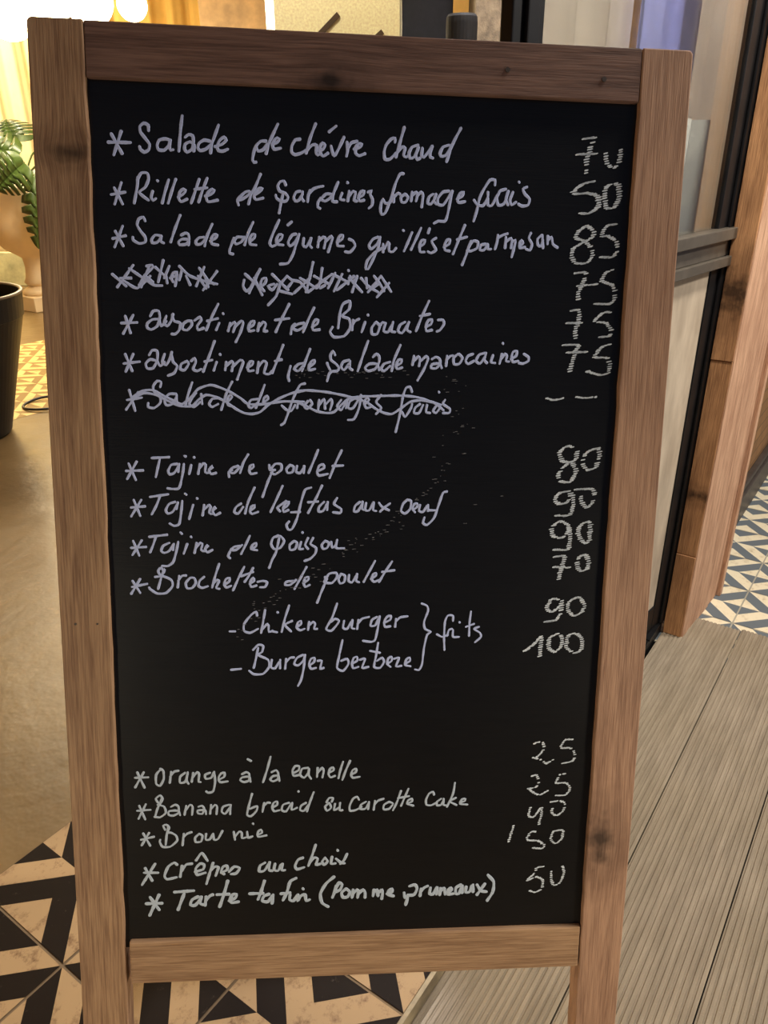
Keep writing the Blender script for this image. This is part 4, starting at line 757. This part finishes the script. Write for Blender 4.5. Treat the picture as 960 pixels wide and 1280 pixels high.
for bx, by, bz, tx, ty, tz, n_, wd in (
    (3.00, 4.85, 0.955, 2.88, 5.02, 0.80, (-0.5, -0.75, 0.45), 0.31),
    (3.07, 4.83, 0.86, 3.00, 4.87, 0.44, (-0.62, -0.75, 0.15), 0.24),
    (3.08, 5.02, 1.00, 2.90, 5.22, 1.06, (-0.3, -0.8, 0.6), 0.34),
    (3.24, 5.04, 1.02, 3.45, 4.72, 0.98, (-0.2, -0.7, 0.7), 0.42),
    (3.22, 5.26, 1.08, 3.30, 5.45, 1.22, (-0.4, -0.6, 0.7), 0.40),
    (3.22, 5.00, 0.92, 3.24, 4.72, 0.62, (-0.3, -0.9, 0.3), 0.38)):
    o_ = Vector((3.16, 5.23, 0)); monstera(Vector((bx, by, bz)) - o_, Vector((tx, ty, tz)) - o_, n_, wd)

bm = bmesh.new()
tube(bm, [(1.80 + 0.098 * math.cos(a), 3.09 + 0.098 * math.sin(a), 0.007 + 0.003 * math.sin(2 * a)) for a in [2 * PI * k / 40 for k in range(39)]], 0.0055, 8)
tag(obj('cable_loop', bm, plain('black_cable', (0.015, 0.013, 0.012), 0.5), smooth=True), 'loop of thin black cable lying on the patterned floor', 'cable')

# cream and amber drapes at the back
curtain('cream_curtain', (2.1, 7.55), (4.75, 6.75), 0.03, 2.75, 0.03, 0.22, cloth_mat('cream_cloth', srgb(244, 222, 170), 0.12, 0.25),
        'cream curtain in soft pleats behind the white urn', 'curtain', 7)
curtain('amber_curtain', (4.55, 6.15), (5.55, 5.30), 0.03, 2.75, 0.03, 0.20, cloth_mat('amber_cloth', srgb(240, 198, 110), 0.15, 0.3),
        'amber curtain glowing behind the top rail of the sign', 'curtain', 9)
bm = bmesh.new(); box(bm, -0.55, 0.55, -0.05, 0.05, 0.0, 2.6)
o = obj('stone_panel', bm, plain('veined_stone', srgb(196, 160, 112), 0.35, 0, 0.35, 5, 0.2), bevel=0.006)
o.location = (5.45, 4.95, 0.0); o.rotation_euler = (0, 0, math.radians(-48)); tag(o, 'veined tan stone panel between amber curtain and white tube lamp', 'stone panel')

bm = bmesh.new(); box(bm, -0.16, 0.16, -0.03, 0.03, 0.0, 0.27)
o = obj('marble_slab', bm, plain('pale_green_marble', srgb(196, 192, 150), 0.4, 0, 0.3, 9), bevel=0.005); o.location = (3.66, 6.36, 0); o.rotation_euler = (0, 0, math.radians(-56))
tag(o, 'low pale green marbled slab on the floor behind the white urn', 'slab')
bm = bmesh.new(); tube(bm, [(1.845, 3.56, 0.006), (1.70, 3.66, 0.90)], [0.011, 0.010], 10)
tag(obj('thin_rod', bm, plain('dark_rod', srgb(84, 62, 40), 0.5), smooth=True), 'thin dark rod standing aslant behind the black plant pot', 'rod')

def post(x, y, w_, d_, h, label):
    t = thing('steel_post', label, 'post', (x, y, 0.0), math.radians(-54.7 + 2))
    bm = bmesh.new(); box(bm, -w_ / 2, w_ / 2, -d_ / 2, d_ / 2, 0.008, h); obj('shaft', bm, BLACK_METAL, t, bevel=0.004)
    bm = bmesh.new(); box(bm, -w_ / 2 - 0.04, w_ / 2 + 0.04, -d_ / 2 - 0.04, d_ / 2 + 0.04, 0.0, 0.008); obj('base_plate', bm, BLACK_METAL, t)
    return t
post(3.795, 3.295, 0.135, 0.10, 2.79, 'slim black steel post beside the white tube lamp')
post(2.88, 1.82, 0.19, 0.14, 2.79, 'wide black steel post beside the dark round bollard')
# vertical tube lamp
tl = thing('tube_lamp', 'white upright tube lamp beside the slim black post', 'lamp', (3.95, 3.57, 0.0))
bm = bmesh.new(); lathe(bm, [(0.025, 0.06), (0.029, 0.07), (0.029, 2.0), (0.025, 2.01)], 20); obj('tube', bm, glow('tube_glow', (1.0, 0.90, 0.66), 5.0), tl, smooth=True)
bm = bmesh.new(); lathe(bm, [(0.07, 0.0), (0.07, 0.02), (0.03, 0.04), (0.028, 0.06)], 24); obj('lamp_base', bm, BLACK_METAL, tl)
# cream screen with dark diagonal battens
scr = thing('screen_panel', 'cream textured screen with dark diagonal battens between the black posts', 'screen', (3.60, 2.72, 0.0), math.radians(-52.5))
CREAM = plain('cream_texture', srgb(250, 238, 200), 0.7, 0, 0.2, 90, 0.5)
bm = bmesh.new(); box(bm, -0.38, 0.38, 0.0, 0.03, 0.0, 2.3); obj('panel', bm, CREAM, scr)
for (xa, za, xb, zb) in ((-0.36, 1.36, -0.06, 1.62), (-0.08, 1.36, 0.16, 1.545)):
    bm = bmesh.new(); d = Vector((xb - xa, 0, zb - za)).normalized(); n = Vector((-d.z, 0, d.x)) * 0.012
    a = Vector((xa, -0.012, za)); b = Vector((xb, -0.012, zb))
    vs = [bm.verts.new(q + n * s + Vector((0, yy, 0))) for yy in (0, 0.0125) for q, s in ((a, -1), (b, -1), (b, 1), (a, 1))]
    for q in ((0, 1, 2, 3), (7, 6, 5, 4), (0, 4, 5, 1), (1, 5, 6, 2), (2, 6, 7, 3), (3, 7, 4, 0)): bm.faces.new([vs[i] for i in q])
    obj('batten', bm, plain('dark_batten', srgb(70, 52, 36), 0.6), scr)
bm = bmesh.new(); box(bm, 0.382, 0.51, -0.02, 0.04, 0.0, 2.3); obj('edge_board', bm, plain('edge_cream', srgb(240, 222, 176), 0.6), scr)
# bollard and stone pillar
bl = thing('bollard', 'dark round bollard behind the sign between wide black post and stone pillar', 'bollard', (2.33, 1.345, 0.0))
bm = bmesh.new(); lathe(bm, [(0.047, 0.02), (0.047, 1.345), (0.046, 1.358), (0.041, 1.365), (0.01, 1.367)], 28); obj('shaft', bm, plain('dark_bollard_paint', (0.010, 0.009, 0.008), 0.75, 0, 0.2, 12, 0, 0.15), bl, smooth=False)
bm = bmesh.new(); lathe(bm, [(0.085, 0.0), (0.085, 0.012), (0.06, 0.02), (0.052, 0.022)], 28); obj('base_plate', bm, BLACK_METAL, bl)
bm = bmesh.new(); box(bm, -0.088, 0.088, -0.10, 0.10, 0.0, 2.79)
o = obj('stone_pillar', bm, plain('rough_stone', srgb(112, 98, 76), 0.85, 0, 0.45, 34, 0.9), bevel=0.006)
o.location = (2.84, 1.50, 0); o.rotation_euler = (0, 0, math.radians(-54)); tag(o, 'rough grey tan stone pillar next to the black door stile', 'pillar')
bm = bmesh.new(); box(bm, -0.4, 0.4, -0.02, 0.02, 0.0, 2.2)
o = obj('cream_partition', bm, plain('partition_cream', srgb(232, 200, 130), 0.7, 0, 0.1, 20), bevel=0.004)
o.location = (4.4, 2.45, 0); o.rotation_euler = (0, 0, math.radians(-55)); tag(o, 'cream partition glimpsed above the dark round bollard', 'partition')

# bright globe lamps near the curtain
GLOBE = glow('globe_glow', (1.0, 0.90, 0.62), 9.0)
def globe(x, y, z, r, label):
    t = thing('globe_lamp', label, 'lamp', (x, y, z), 0, 'globe lamps hanging in the lit room')
    bm = bmesh.new(); bmesh.ops.create_uvsphere(bm, u_segments=28, v_segments=16, radius=r); obj('globe', bm, GLOBE, t, smooth=True)
    bm = bmesh.new(); lathe(bm, [(0.03, r - 0.004), (0.03, r + 0.05), (0.01, r + 0.06)], 16); obj('socket', bm, BLACK_METAL, t)
    bm = bmesh.new(); tube(bm, [(0, 0, r + 0.055), (0, 0, 2.80 - z)], 0.004, 6); obj('cord', bm, BLACK_METAL, t)
    point_light('globe_light', (x - 0.10, y - 0.10, z - r - 0.12), 0.1, 34, (1.0, 0.86, 0.60))
globe(3.033, 3.679, 1.683, 0.075, 'smallest bright globe lamp, rightmost of the hanging globes above the sign')
globe(3.096, 4.109, 1.751, 0.130, 'bright hanging globe lamp, next to the smallest one')
globe(3.035, 4.368, 1.797, 0.140, 'bright hanging globe lamp right above the upper left corner of the sign')
globe(3.015, 4.744, 1.747, 0.150, 'bright hanging globe lamp at the far left edge of the view')
